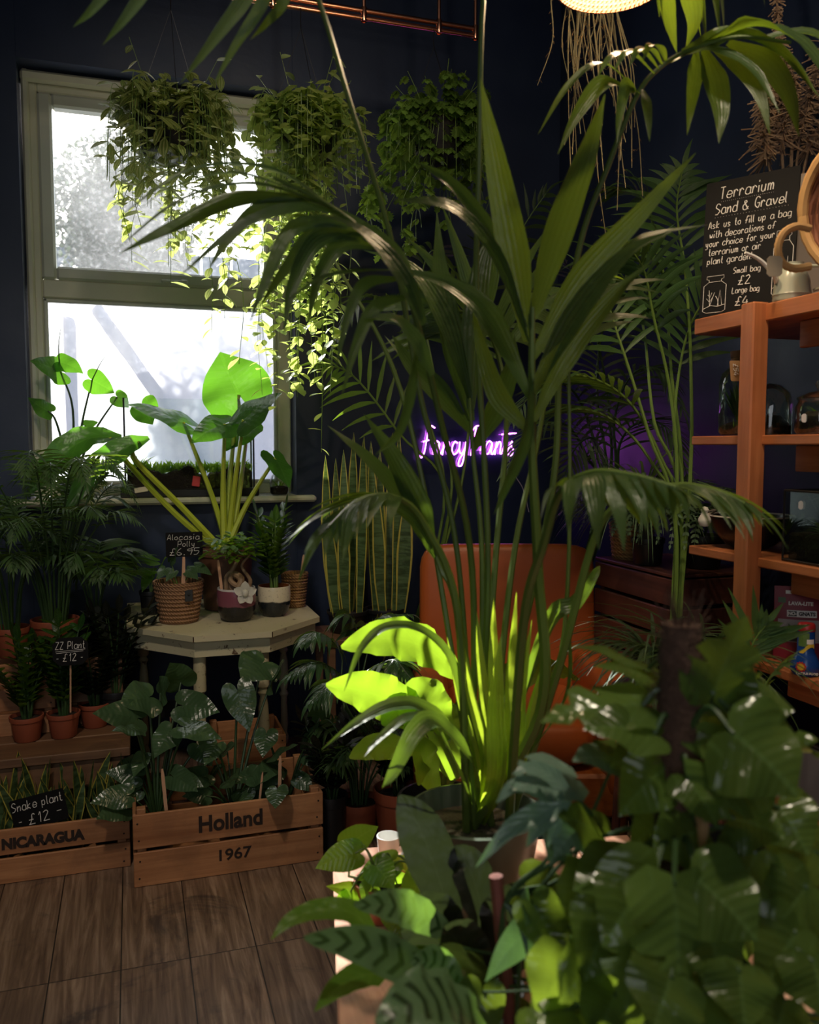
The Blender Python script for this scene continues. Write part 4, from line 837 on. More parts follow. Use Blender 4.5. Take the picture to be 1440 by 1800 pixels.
# ---------------------------------------------------------------- hanging rail and hanging plants
M_copper = plain('copper', (.86, .40, .26), .22, 1.0, var=.05)
YR = 3.35; r0_, r1_ = PY(300, -16, YR), PY(838, 62, YR); zr = PY(600, 26, YR).z
r0_.z = r1_.z = zr; rl = thing('copper_rail', 'double copper pipe rail with uprights hung above the window plants', 'rail', (r0_.x, YR, zr))
for dz in (0, .028):
    m = MB(); m.tube([V(r0_.x - .4, YR, zr + dz), V(r1_.x, YR, zr + dz)], .0095, 10); m.build('pipe', M_copper, rl)
for px in (480, 640, 772, 836):
    q = PY(px, 20, YR); m = MB(); m.tube([V(q.x, YR, zr - (.0 if px < 830 else .0)), V(q.x, YR, ZC - .001)], .0075, 8); m.lathe((q.x, YR, zr - .012), [(.012, 0), (.0125, .002), (.0125, .05), (.012, .052)], 12); m.build('upright', M_copper, rl)
def vine(mt, mf, pts, n, L, Wd, r=.0011, prof=p_oval, pair=False, kind=None):
    sp = smooth(pts, 6); mt.tube(sp, r, 4); N = len(sp)
    for k in range(n):
        x = (k + U(.1, .9)) / n * (N - 1); i = min(N - 2, int(x)); p = sp[i].lerp(sp[i + 1], x - i); a = U(0, 6.28)
        for s in ((0, math.pi) if pair else (0,)):
            d = azim(a + s + U(-.3, .3)) + V(0, 0, U(-.7, .4)); l = L * U(.6, 1.15)
            if kind == 'ivy':
                for da in (-.9, 0, .9): leaf(mf, p + d * .012, azim(a + s + da) + V(0, 0, -.7), (0, 0, 1), l * (1 if da == 0 else .75), l * .62, p_jag, .5, .15, 10)
            else: leaf(mf, p, d, (0, 0, 1), l, l * Wd, prof, U(.2, .9), .15, 4)
def hanging(label, cx, cy_px, Y, rad, hook_px, strands, nt, lf, L, Wd, tag_pos=None, kind=None, cat='hanging plant', up=0):
    c = PY(cx, cy_px, Y); t = thing('hanging_plant', label, cat, c); zt_ = zr
    m = MB(); m.lathe(c, [(0, -.095), (rad * .62, -.095), (rad * .7, -.085), (rad * .92, .05), (rad * .95, .055), (rad * .9, .055), (rad * .86, .03), (0, .03)], 24); m.build('pot', M_blackpot, t)
    hk = V(c.x + .01, YR, zt_ - .012); m = MB()
    for k in range(3):
        a = .6 + 2.094 * k; m.tube([c + azim(a) * rad * .92 + V(0, 0, .05), c.lerp(hk, .86)], .0013, 4)
    m.tube([c.lerp(hk, .86), hk - V(0, 0, .02), hk + V(0, -.012, .0), hk + V(0, 0, .022)], .002, 5); m.build('hanger_wire', plain('dark_wire', (.03, .03, .035), .4, .6), t)
    ms, mf = MB(), MB()
    for k in range(nt):                                               # mound over and around the pot
        a = U(0, 6.28); rr = rad * U(.3, 1.0); s = c + azim(a) * rr * .8 + V(0, 0, .035); rad2 = rad * U(.85, 1.5)
        vine(ms, mf, [s, s + azim(a) * rad2 * .35 + V(0, 0, U(.0, .09)), c + azim(a) * rad2 + V(0, 0, U(-.02, .07)), c + azim(a) * rad2 * U(1, 1.1) + V(0, 0, U(-.24, -.05))], 8, L, Wd, kind=kind)
    for k in range(up):
        a = U(0, 6.28); s = c + azim(a) * rad * .5 + V(0, 0, .03); vine(ms, mf, [s, s + azim(a) * .04 + V(0, 0, .09), s + azim(a) * .10 + V(0, 0, U(.12, .22))], 6, L * .9, Wd, kind=kind)
    for (ex, ey, n) in strands:                                       # long strands, end pixel and leaf count
        e = PY(ex, ey, Y + U(-.10, .10)); a = math.atan2(U(-.8, .8), e.x - c.x); s = c + azim(a) * rad * .9 + V(0, 0, .04); sx = U(-.02, .02)
        vine(ms, mf, [c + azim(a) * rad * .5 + V(0, 0, .04), s + V(0, 0, .015), V(s.x + (e.x - s.x) * .35 + sx, s.y + (e.y - s.y) * .4, s.z + (e.z - s.z) * .33), V(e.x + sx, e.y, s.z + (e.z - s.z) * .7), e], n, L, Wd, kind=kind)
    ms.build('trailing_stems', M_stem, t); mf.build('foliage', lf, t); return t, c
rng.seed(11)
st1 = [(U(215, 400), U(300, 500), 18) for _ in range(30)] + [(300, 500, 22), (372, 585, 24), (420, 640, 26), (330, 470, 20), (395, 560, 22)]
hanging('bushy striped trailing plant hanging in front of the upper window pane', 303, 225, 3.22, .155, 300, st1, 120, L_trad, .066, .46, up=8)
st2 = [(U(440, 560), U(330, 520), 18) for _ in range(18)] + [(U(455, 590), U(500, 700), 30) for _ in range(36)] + [(565, 795, 24), (520, 690, 22), (600, 600, 20), (485, 720, 24), (610, 520, 18)]
hanging('long trailing plant with cascading strands hanging over the right edge of the window', 537, 235, 3.22, .150, 537, st2, 110, L_vine, .058, .62, up=6)
st3 = [(U(640, 760), U(330, 450), 9) for _ in range(12)] + [(U(770, 880), U(320, 400), 7) for _ in range(6)]
hanging('grape ivy with toothed leaves hanging from the right end of the copper rail', 772, 240, 3.25, .14, 772, st3, 64, L_ivy, .060, .62, kind='ivy', up=12)
a = PY(581, 195, 3.12); tagstick(a, .085, (-.06, 0), .013, 'pinkish wooden tag standing in the cascading hanging plant')
# ---------------------------------------------------------------- middle: armchair, snake plants, floor plants
rng.seed(21)
M_lea = plain('orange_leather', srgb(176, 88, 38), .42, var=.16, nscale=6, bmp=.12)
M_drawer = wood('orange_stained_wood', srgb(150, 76, 28), srgb(190, 108, 50), 0, .45)
ac = P(900, 1200, 3.25); yaw_c = -YAW
RT = Matrix.Rotation(yaw_c, 3, 'Z')
ch = thing('armchair', 'orange leather armchair with a tall plain back below the neon sign', 'armchair', (ac.x, ac.y, 0)); ch0 = V(ac.x, ac.y, 0)
def L2(x, y, z): return ch0 + RT @ V(x, y, z)
def cushion(c, size, pw=4.0, puff=.05, tilt=0.0):
    """soft superellipsoid cushion"""
    m = MB(); n, k = 14, 28; rows = []; M = RT @ Matrix.Rotation(tilt, 3, 'X'); f = lambda v, e: math.copysign(abs(v) ** (2.0 / e), v)
    for i in range(n + 1):
        th = -math.pi / 2 + math.pi * i / n; row = []
        for j in range(k + 1):
            ph = 2 * math.pi * j / k; row.append(Vector(c) + M @ V(f(math.cos(th), pw) * f(math.cos(ph), pw) * size[0] / 2, f(math.cos(th), pw) * f(math.sin(ph), pw) * size[1] / 2, f(math.sin(th), pw) * size[2] / 2))
        rows.append(row)
    m.grid(rows); return m
zb = P(890, 962, 3.4).z
cushion(L2(0, .22, .42 + (zb - .42) / 2), (.70, .16, zb - .40), 8, tilt=-.10).build('backrest', M_lea, ch)
cushion(L2(0, -.14, .40), (.52, .58, .17), 5).build('seat_cushion', M_lea, ch)
for s in (-1, 1): cushion(L2(s * .315, -.12, .40), (.13, .66, .42), 5).build('armrest', M_lea, ch)
m = MB(); m.box(L2(0, -.10, .235), (.74, .66, .15), RT, bev=.012); m.build('base_frame', M_drawer, ch)
for sx in (-.33, .33):
    for sy in (-.38, .18):
        m = MB(); m.tube([L2(sx, sy, .001), L2(sx, sy, .165)], (.016, .024), 10); m.build('leg', M_drawer, ch)
# slatted box tower beside the chair with a woven pot
X0 = 1.735; zt3 = PX(1052, 985, X0).z; yA = PX(1046, 1000, X0).y; 
W_mah = wood('reddish_slat_wood', srgb(70, 38, 32), srgb(106, 62, 52), 1, .55)
tw = thing('slatted_box_tower', 'tall reddish slatted wooden box against the right wall beside the armchair', 'box', (X0 + .16, yA - .26, 0)); nsl = 9; hsl = zt3 / nsl
for k in range(nsl):
    m = MB(); m.box((X0 + .008, yA - .26, hsl * (k + .5) + .001), (.016, .52, hsl - .014), bev=.003); m.build('side_slat', W_mah, tw)
    m = MB(); m.box((X0 + .18, yA - .008, hsl * (k + .5) + .001), (.31, .016, hsl - .014), bev=.003); m.build('front_slat', W_mah, tw)
    m = MB(); m.box((X0 + .18, yA - .512, hsl * (k + .5) + .001), (.31, .016, hsl - .014), bev=.003); m.build('front_slat', W_mah, tw)
for xx in (X0 + .03, X0 + .32):
    for yy in (yA - .03, yA - .49):
        m = MB(); m.box((xx, yy, zt3 / 2), (.026, .026, zt3 - .002), bev=.002); m.build('corner_post', W_mah, tw)
m = MB(); m.box((X0 + .17, yA - .26, zt3 + .006), (.34, .52, .012), bev=.003); m.build('lid', W_mah, tw)
c = V(X0 + .10, yA - .10, zt3 + .0125); t = thing('woven_pot_plant', 'lacy fern in a golden woven pot on the slatted box', 'plant', c); basket(t, c, .085, .07, .14, M_seagrass, 9)
def fern(t, c, L, n, spread=1.0, mat=None, az=None):
    for k in range(n):
        a = 6.283 * k / n + U(-.3, .3) if az is None else U(*az); d = azim(a); h = L * U(.25, .6); l = L * U(.7, 1.1) * spread
        frond([Vector(c), Vector(c) + d * l * .3 + V(0, 0, h), Vector(c) + d * l * .75 + V(0, 0, h * .8), Vector(c) + d * l + V(0, 0, h * .1)], L * .20, .011, .12, 16, (.002, .0008), (0, 0, 1), .3, .25, 0, 'frond', (mat or L_fern, M_stemd), t, 5, .25, .05, 3, .05)
fern(t, c + V(0, 0, .12), .32, 16, az=(1.8, 5.2))
c = V(X0 + .20, yA - .40, zt3 + .0125); t = potted('fern_plant', 'silvery green fern spilling over the slatted box by the shelf', c, .08, .06, .12, M_blackpot); fern(t, c + V(0, 0, .10), .36, 16, az=(1.9, 5.0))
# tall palms between tower and shelf
def tall_palm(label, c, tops, L=.26, Wd=.022, pairs=14, start=.55, mats=None, rt=.10, h=.20, pm=None, r=(.008, .002)):
    t = potted('kentia_palm', label, c, rt, rt * .75, h, pm or M_blackpot, cat='palm'); b = Vector(c) + V(0, 0, h * .85)
    for pts in tops:
        q = [b + V(U(-.02, .02), U(-.02, .02), 0)] + [P(*p) for p in pts]; frond(q, L, Wd, start, pairs, r, UPF if rng.random() < .6 else V(0, 0, 1), U(.5, 1.1), .8, .1, parent=t, mats=mats or (L_palm, M_stem), sub=6, n=6)
    return t
c = V(1.60, 2.29, .001); q = c
tall_palm('tall dark palm with long bare stalks left of the pine shelving', c, [
    [(1195, 900, 2.85), (1150, 740, 2.85), (1128, 560, 2.9), (1080, 470, 2.9), (1030, 480, 2.9)], [(1190, 900, 2.8), (1180, 700, 2.8), (1150, 560, 2.75), (1130, 470, 2.7), (1090, 420, 2.65)],
    [(1200, 900, 2.85), (1185, 760, 2.85), (1200, 620, 2.85), (1230, 540, 2.8), (1270, 500, 2.75)], [(1200, 950, 2.8), (1160, 800, 2.8), (1100, 700, 2.75), (1020, 660, 2.7), (960, 680, 2.7)],
    [(1210, 900, 2.8), (1215, 650, 2.8), (1205, 480, 2.8), (1190, 370, 2.8), (1200, 300, 2.8)], [(1200, 950, 2.8), (1150, 820, 2.8), (1080, 740, 2.8), (1000, 720, 2.8), (930, 760, 2.8)],
    [(1200, 900, 2.9), (1180, 650, 2.9), (1165, 470, 2.9), (1130, 350, 2.9), (1080, 330, 2.9)], [(1190, 950, 2.75), (1140, 760, 2.75), (1090, 600, 2.75), (1060, 530, 2.75), (1000, 560, 2.7)]])
tall_palm('shaggy dark palm in the corner right of the neon sign', V(1.72, 3.45, .001), [
    [(1060, 900, 3.5), (1050, 700, 3.5), (1060, 580, 3.5), (1110, 500, 3.4), (1170, 540, 3.3)], [(1060, 900, 3.5), (1040, 760, 3.5), (1000, 680, 3.4), (940, 690, 3.3), (900, 740, 3.2)], [(1070, 900, 3.5), (1080, 740, 3.4), (1110, 660, 3.3), (1160, 650, 3.2), (1200, 720, 3.1)], [(1050, 900, 3.5), (1030, 800, 3.4), (990, 745, 3.3), (930, 760, 3.2), (890, 830, 3.1)],
    [(1060, 900, 3.5), (1070, 720, 3.5), (1040, 560, 3.5), (1000, 470, 3.4), (950, 440, 3.3)], [(1070, 900, 3.5), (1090, 780, 3.4), (1130, 740, 3.3), (1180, 760, 3.2), (1210, 840, 3.1)], [(1050, 900, 3.5), (1050, 800, 3.3), (1040, 770, 3.2), (1010, 790, 3.1), (985, 860, 3.0)]], .24, .012, 20, .35, (L_fern, M_stemd))
c = V(1.30, 3.72, .001)
tall_palm('pale leaved palm by the back wall between snake plants and armchair', V(1.08, 3.66, .001), [
    [(780, 900, 3.8), (740, 700, 3.75), (700, 560, 3.7), (640, 520, 3.6), (590, 600, 3.5)], [(790, 900, 3.8), (770, 700, 3.8), (740, 520, 3.8), (760, 440, 3.7), (800, 480, 3.6)],
    [(800, 900, 3.8), (830, 700, 3.8), (860, 520, 3.8), (920, 400, 3.75), (960, 340, 3.7)], [(790, 900, 3.7), (700, 760, 3.6), (620, 660, 3.5), (560, 640, 3.4)]], .24, .020, 11, .5, (L_kent, M_stem))
# rough shaggy palm crown (darker) on the tower top
c = V(X0 + .06, yA - .27, zt3 + .0125); t = potted('ponytail_plant', 'dark shaggy plant with thin hanging blades on top of the slatted box', c, .06, .05, .10, M_blackpot); m = MB(); m.tube([c + V(0, 0, .08), c + V(-.02, 0, .25)], (.022, .014), 8); m.build('trunk', M_bark, t)
grassy(t, c + V(-.02, 0, .25), .42, 120, .010, 2.0, L_fern, .2, 1.8, az=(1.7, 4.7))
# spider plants low right
for x, y, dd, lab, n in ((1150, 1130, 2.35, 'pale spider plant on the dark stool under the tall palm', 75), (1240, 1150, 2.2, 'grassy spider plant in front of the shelving post', 60)):
    c = P(x, y + 20, dd); c.z -= .09
    s = thing('plant_stool', 'dark stool under the ' + ('pale spider plant' if x < 1200 else 'grassy spider plant by the post'), 'stool', (c.x, c.y, 0)); m = MB(); m.lathe((c.x, c.y, 0), [(0, c.z - .026), (.11, c.z - .026), (.115, c.z - .02), (.115, c.z - .004), (.11, c.z - .001), (0, c.z - .001)], 24); m.build('seat', W_mah, s)
    for k in range(3):
        a = 2.094 * k + .5; m = MB(); m.tube([V(c.x, c.y, .001) + azim(a) * .11, V(c.x, c.y, c.z - .026) + azim(a) * .075], (.011, .014), 8); m.build('leg', W_mah, s)
    t = potted('spider_plant', lab, c, .065, .05, .09, M_blackpot); grassy(t, c + V(0, 0, .08), .36, n + 30, .013, 1.9, L_fern if x < 1200 else L_palm, .5, 1.6)
# big snake plants on a stand
cS = PY(655, 1100, 3.42)
ss = thing('plant_stand', 'dark low stand under the two big snake plants', 'stand', (cS.x, 3.44, 0)); zs2 = cS.z - .02
m = MB(); m.box((cS.x, 3.44, zs2 - .0135), (.46, .30, .025), bev=.004); m.build('top', W_dark, ss)
for sx in (-.2, .2):
    for sy in (-.12, .12):
        m = MB(); m.box((cS.x + sx, 3.44 + sy, (zs2 - .027) / 2), (.03, .03, zs2 - .027), bev=.003); m.build('leg', W_dark, ss)
def sword(label, bx, tips):
    p = PY(bx, 1090, 3.43); c = V(p.x, 3.44, zs2 + .0005); t = potted('snake_plant', label, c, .085, .07, .09, M_blackpot)
    for (tx, ty, w, off) in tips:
        b = c + V((tx - bx) * .0015, off, .075); e = PY(tx, ty, 3.44 + off * 2); m = MB(); mid = b.lerp(e, .5) + V((e.x - b.x) * U(-.1, .3), 0, 0); tl(m, [b, b.lerp(mid, .5) + V((e.x - b.x) * .1, 0, 0), mid, mid.lerp(e, .55), e], w, CAMF + V(U(-.6, .6), 0, 0), p_blade, .12, .10, 4); m.build('leaf', L_snake, t)
sword('big yellow edged snake plant nearest the painted table', 612, [(572, 800, .055, -.02), (590, 805, .05, .03), (604, 790, .055, 0), (622, 760, .06, .02), (640, 765, .055, -.04), (575, 900, .06, -.05), (600, 870, .06, -.06), (646, 810, .05, .05)])
sword('big yellow edged snake plant nearest the armchair', 678, [(652, 775, .055, 0), (668, 790, .055, .04), (690, 760, .055, .02), (702, 752, .05, -.02), (716, 870, .075, -.04), (722, 900, .07, .0), (660, 850, .06, -.06), (690, 850, .06, .05)])
# dark floor plants by the Holland crate
for x, y, rt, h, mat, lab, kind in ((590, 1500, .055, .19, M_blackpot, 'black nursery pot of dark leaves on the floor at the right of the Holland crate', 'zz'), (641, 1488, .078, .14, M_terra, 'fine dark palm in a terracotta pot on the floor behind the white cup', 'palm'), (712, 1500, .085, .20, M_terra, 'dark leafy plant in a taller terracotta pot behind the grey planter', 'zz')):
    p = PZ(x, y, 0); c = V(p.x, p.y + rt, .001); t = potted('parlour_palm' if kind == 'palm' else 'waxy_plant', lab, c, rt, rt * .78, h, mat)
    if kind == 'palm': palm(t, c + V(0, 0, h * .85), .30, 16, .20, .13, .014, 9, droop=1.1, r0=.03)
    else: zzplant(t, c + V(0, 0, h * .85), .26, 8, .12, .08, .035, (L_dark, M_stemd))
c = V(.98, 2.98, .001); t = potted('parlour_palm', 'arching palm with glossy comb leaves between the table and the bright leaves', c, .10, .08, .20, M_blackpot, cat='palm'); b = c + V(0, 0, .17)
for pts, L_ in (([(610, 1250, 2.9), (600, 1150, 2.9), (560, 1112, 2.85), (530, 1130, 2.8)], .13), ([(620, 1260, 2.9), (600, 1190, 2.9), (555, 1165, 2.85), (505, 1190, 2.8)], .15), ([(640, 1250, 2.9), (650, 1130, 2.9), (670, 1085, 2.9), (720, 1080, 2.9)], .13), ([(650, 1260, 2.9), (690, 1150, 2.85), (720, 1110, 2.8), (760, 1120, 2.75)], .14), ([(630, 1260, 2.8), (620, 1220, 2.7), (585, 1200, 2.65), (545, 1235, 2.6)], .14), ([(640, 1260, 2.8), (650, 1190, 2.7), (690, 1160, 2.6), (720, 1190, 2.55)], .13), ([(640, 1260, 3.0), (630, 1120, 3.1), (610, 1080, 3.1), (580, 1100, 3.1)], .13), ([(650, 1280, 2.8), (680, 1240, 2.7), (700, 1230, 2.65), (730, 1260, 2.6)], .12)):
    frond([b] + [P(*p) for p in pts], L_, .024, .5, 11, (.004, .0015), (0, 0, 1), 1.3, .5, .15, parent=t, mats=(L_deep, M_stemd), sub=6, n=6)

# ---------------------------------------------------------------- centre: broad bright leaves and the kentia palm
c = V(P(775, 1450, 2.40).x, P(775, 1450, 2.40).y, .001); t = thing('broad_leaf_plant', 'plant with broad wavy leaves lit bright yellow green at the centre', 'plant', c); pot(t, c, .12, .10, .42, M_blackpot); b = c + V(0, 0, .36)
for pts, w, up, wv in ((([(815, 1195, 2.10), (750, 1140, 2.04), (680, 1122, 1.98), (600, 1138, 1.92)]), .105, V(.15, -.9, .5), .22), (([(765, 1280, 2.06), (700, 1238, 2.0), (640, 1215, 1.95), (573, 1204, 1.9)]), .105, V(.2, -1, .30), .26),
    ([(730, 1322, 2.0), (690, 1312, 1.97), (650, 1315, 1.94), (614, 1332, 1.9)], .062, V(.1, -1, .45), .22), ([(800, 1370, 2.1), (785, 1310, 2.1), (765, 1250, 2.1), (742, 1215, 2.08)], .12, V(-.5, -1, .1), .14),
    ([(860, 1230, 2.25), (920, 1185, 2.3), (970, 1175, 2.35), (1020, 1195, 2.4)], .13, V(0, -.35, 1), .10), ([(790, 1300, 2.0), (760, 1240, 2.0), (735, 1225, 2.02), (700, 1250, 2.02)], .10, V(0, -1, .4), .2), ([(770, 1400, 2.0), (750, 1350, 1.97), (740, 1330, 1.95), (735, 1380, 1.9)], .09, V(.6, -1, .2), .1), ([(740, 1280, 2.0), (715, 1255, 1.96), (695, 1250, 1.94), (672, 1275, 1.92)], .08, V(0, -1, .5), .2)):
    m = MB(); pp = [P(*p) for p in pts]; tl(m, pp, w, up, p_oval, .16, wv, 6, 3); m.mi = 1; stalk(m, [b, b.lerp(pp[0], .6) + V(0, 0, .05), pp[0]], .007, .004); m.build('leaf', (L_bright, M_stem), t)
# low plank table carrying the front plants
FZ = .40; HD = R(12); e_ = V(math.sin(HD), math.cos(HD), 0); f_ = V(math.cos(HD), -math.sin(HD), 0); RF = Matrix.Rotation(-HD, 3, 'Z')
fc = PZ(584, 1492, FZ); W_fr = wood('sunlit_plank', srgb(168, 116, 92), srgb(214, 166, 138), 1, .5)
ft = thing('plank_table', 'low wooden plank table in front carrying the kentia and the split leaf plants', 'table', tuple(fc + f_ * .5 - e_ * .7 - V(0, 0, FZ)))
for k in range(7):
    m = MB(); m.box(fc + f_ * (.075 + .153 * k) - e_ * .72 + V(0, 0, -.0175), (.149, 1.44, .035), RF, bev=.004); m.build('top_plank', W_fr, ft)
for kx in (.05, 1.0):
    for ky in (.08, 1.36):
        m = MB(); m.box(fc + f_ * kx - e_ * ky + V(0, 0, -FZ / 2 - .017), (.06, .06, FZ - .036), RF, bev=.004); m.build('leg', W_fr, ft)
    m = MB(); m.box(fc + f_ * kx - e_ * .72 + V(0, 0, -.08), (.03, 1.2, .08), RF, bev=.003); m.build('apron', W_fr, ft)
M_grey = plain('grey_glazed_planter', srgb(96, 106, 96), .3, var=.08)
M_pum = plain('pumice_soil', srgb(110, 100, 88), .9, var=.7, nscale=160, bmp=.8)
kp = P(835, 1440, 1.80); c = V(kp.x, kp.y, FZ + .0005); KH = kp.z + .02 - FZ
KP = thing('kentia_palm', 'large kentia palm in a grey planter spreading across the whole middle', 'palm', c)
m = MB(); m.lathe(c, [(0, .001), (.09, .001), (.10, .01), (.138, KH - .02), (.143, KH), (.134, KH + .002), (.125, KH - .05), (0, KH - .05)], 36); m.build('planter', M_grey, KP)
m = MB(); m.lathe(c, [(.126, KH - .045), (.08, KH - .035), (0, KH - .03)], 24); m.build('soil', M_pum, KP)
kb = c + V(.01, 0, KH - .03)
M_kst = plain('kentia_stalk', srgb(92, 112, 48), .35, var=.15)
KM = (L_kent, M_kst); up_c = -_h
def kf(pts, L, Wd, start, pairs, up, droop, fwd, r=(.0095, .004), lift=.12, tf=.6, off=(0, 0), fold=.22):
    b = kb + V(off[0], off[1], 0); return frond([b] + [P(*p) for p in pts], L, Wd, start, pairs, r, up, droop, fwd, lift, 'frond', KM, KP, 7, tf, .07, 8, fold)
kf([(858, 1000, 1.8), (838, 560, 1.75), (842, 300, 1.7), (850, 0, 1.65), (880, -130, 1.62), (1000, -200, 1.6), (1160, -190, 1.58), (1260, -150, 1.56)], .33, .038, .82, 7, (0, 0, 1), 1.9, .6, (.007, .003), off=(0, .02))
def traced(stalk_pts, r, blades, d0, mat=None, name='frond'):
    """frond whose leaflets are each traced: stalk plus blades (points, width in pixels, up, depth step)"""
    m = MB(); m.mi = 1; m.tube(smooth([kb + V(U(-.04, .05), U(-.03, .03), 0)] + [P(*p) for p in stalk_pts], 8), r, 6); m.mi = 0
    for pts, w, up, dz in blades:
        n = len(pts); pp = [P(x, y, d0 + dz * k / (n - 1)) for k, (x, y) in enumerate(pts)]; tl(m, pp, w * d0 / 1500, up, p_palm, .22, .03, 6, 2)
    return m.build(name, KM if mat is None else mat, KP)
cu = CAMF
def tw_(x): return CAMF + V(x, 0, 0)
ARCH = (([(830, 1000, 1.75), (775, 740, 1.62), (712, 500, 1.52), (640, 408, 1.47), (560, 350, 1.43), (480, 312, 1.4)], (.0075, .003)), [
    ([(600, 378), (480, 300), (335, 300), (198, 390)], 34, V(0, -.5, 1), -.1), ([(590, 370), (450, 325), (320, 352), (200, 442)], 30, V(0, -.5, 1), -.06), ([(560, 352), (420, 352), (300, 402), (207, 447)], 40, V(0, -.9, .6), -.03), ([(520, 335), (410, 305), (310, 328), (236, 372)], 26, V(0, -.5, 1), .02), ([(600, 376), (520, 366), (420, 400), (314, 487)], 28, V(0, -.8, .6), -.08),
    ([(540, 345), (455, 368), (400, 425), (366, 474)], 28, tw_(-.3), -.05), ([(620, 392), (520, 400), (470, 490), (440, 565)], 32, tw_(-.4), -.08), ([(640, 410), (560, 410), (505, 470), (452, 545)], 32, tw_(0), -.05), ([(640, 415), (560, 420), (515, 500), (498, 590)], 32, tw_(.3), -.1), ([(660, 435), (600, 430), (560, 490), (540, 575)], 30, tw_(.2), -.05), ([(690, 475), (620, 478), (560, 492), (497, 535)], 20, V(0, -.5, 1), -.1), ([(700, 490), (640, 500), (610, 560), (590, 650)], 22, tw_(.3), -.1),
    ([(745, 570), (700, 480), (630, 405), (540, 372)], 62, V(-.2, -.5, .9), -.08), ([(740, 560), (690, 450), (600, 380), (500, 330)], 44, V(-.2, -.7, .7), .03), ([(735, 600), (720, 690), (700, 760), (660, 800)], 30, V(.6, -.7, .2), -.05), ([(720, 520), (660, 540), (625, 610), (600, 700)], 24, tw_(.2), -.1), ([(760, 660), (730, 600), (690, 560), (640, 560)], 44, V(-.2, -.5, .8), -.05)], 1.44)
traced(*ARCH[0], ARCH[1], ARCH[2])
traced([(805, 980, 1.75), (740, 700, 1.7), (690, 430, 1.62), (615, 180, 1.5), (560, 0, 1.42), (500, -110, 1.36), (400, -150, 1.32), (280, -130, 1.3), (190, -90, 1.28)], (.006, .003), [([(470, -120), (440, -20), (380, 65), (316, 148)], 30, tw_(.3), .03), ([(500, -110), (465, 0), (415, 80), (374, 152)], 26, tw_(-.2), .03), ([(350, -140), (280, -50), (222, 30), (180, 80)], 26, tw_(.3), .03), ([(280, -130), (210, -40), (160, 20), (128, 48)], 22, tw_(.3), .03), ([(520, -90), (500, 0), (470, 40), (440, 70)], 22, tw_(0), .05), ([(420, -150), (330, -120), (250, -60), (200, -10)], 26, tw_(0), .02)], 1.34)
traced([(950, 1250, 1.68), (946, 1000, 1.63), (936, 800, 1.59), (935, 650, 1.56), (936, 540, 1.55)], (.013, .005), [
    ([(928, 600), (905, 450), (872, 280), (845, 138)], 56, tw_(-.5), -.12), ([(936, 560), (975, 420), (1030, 270), (1064, 165)], 62, tw_(.5), -.10), ([(936, 630), (1020, 490), (1130, 370), (1224, 268)], 44, tw_(.1), -.08), ([(936, 690), (1010, 560), (1100, 450), (1195, 400)], 52, V(-.3, -.6, .7), -.15),
    ([(938, 740), (1000, 620), (1080, 520), (1150, 455)], 40, V(.2, -.6, .7), -.10), ([(1085, 450), (1130, 418), (1185, 405), (1245, 395)], 22, V(0, -.6, .8), -.05), ([(930, 600), (880, 470), (800, 370), (692, 350)], 58, V(.2, -.7, .6), -.15), ([(930, 560), (870, 430), (800, 330), (728, 282)], 46, V(.3, -.9, .3), -.1),
    ([(932, 700), (860, 560), (790, 500), (690, 470)], 50, V(-.1, -.8, .5), .05), ([(934, 760), (880, 700), (850, 620), (830, 540)], 40, tw_(-.8), .05), ([(935, 640), (925, 760), (890, 850), (868, 905)], 40, V(.8, -.8, .2), -.1)], 1.56)
traced([(848, 1000, 1.85), (832, 800, 1.87), (826, 700, 1.87)], (.007, .004), [
    ([(828, 740), (800, 620), (775, 490), (768, 372)], 52, tw_(.4), .05), ([(828, 720), (835, 580), (850, 460), (880, 390)], 48, tw_(-.4), .05), ([(828, 760), (770, 690), (720, 640), (690, 590)], 50, V(0, -.8, .5), -.05), ([(815, 730), (770, 680), (720, 640), (676, 590)], 34, V(.4, -.8, .2), .1), ([(830, 790), (870, 720), (900, 640), (905, 590)], 44, tw_(.5), .05),
    ([(826, 700), (780, 560), (720, 470), (640, 440)], 44, V(0, -.7, .7), .0)], 1.87)
kt = lambda *c_: leafmat(*c_)
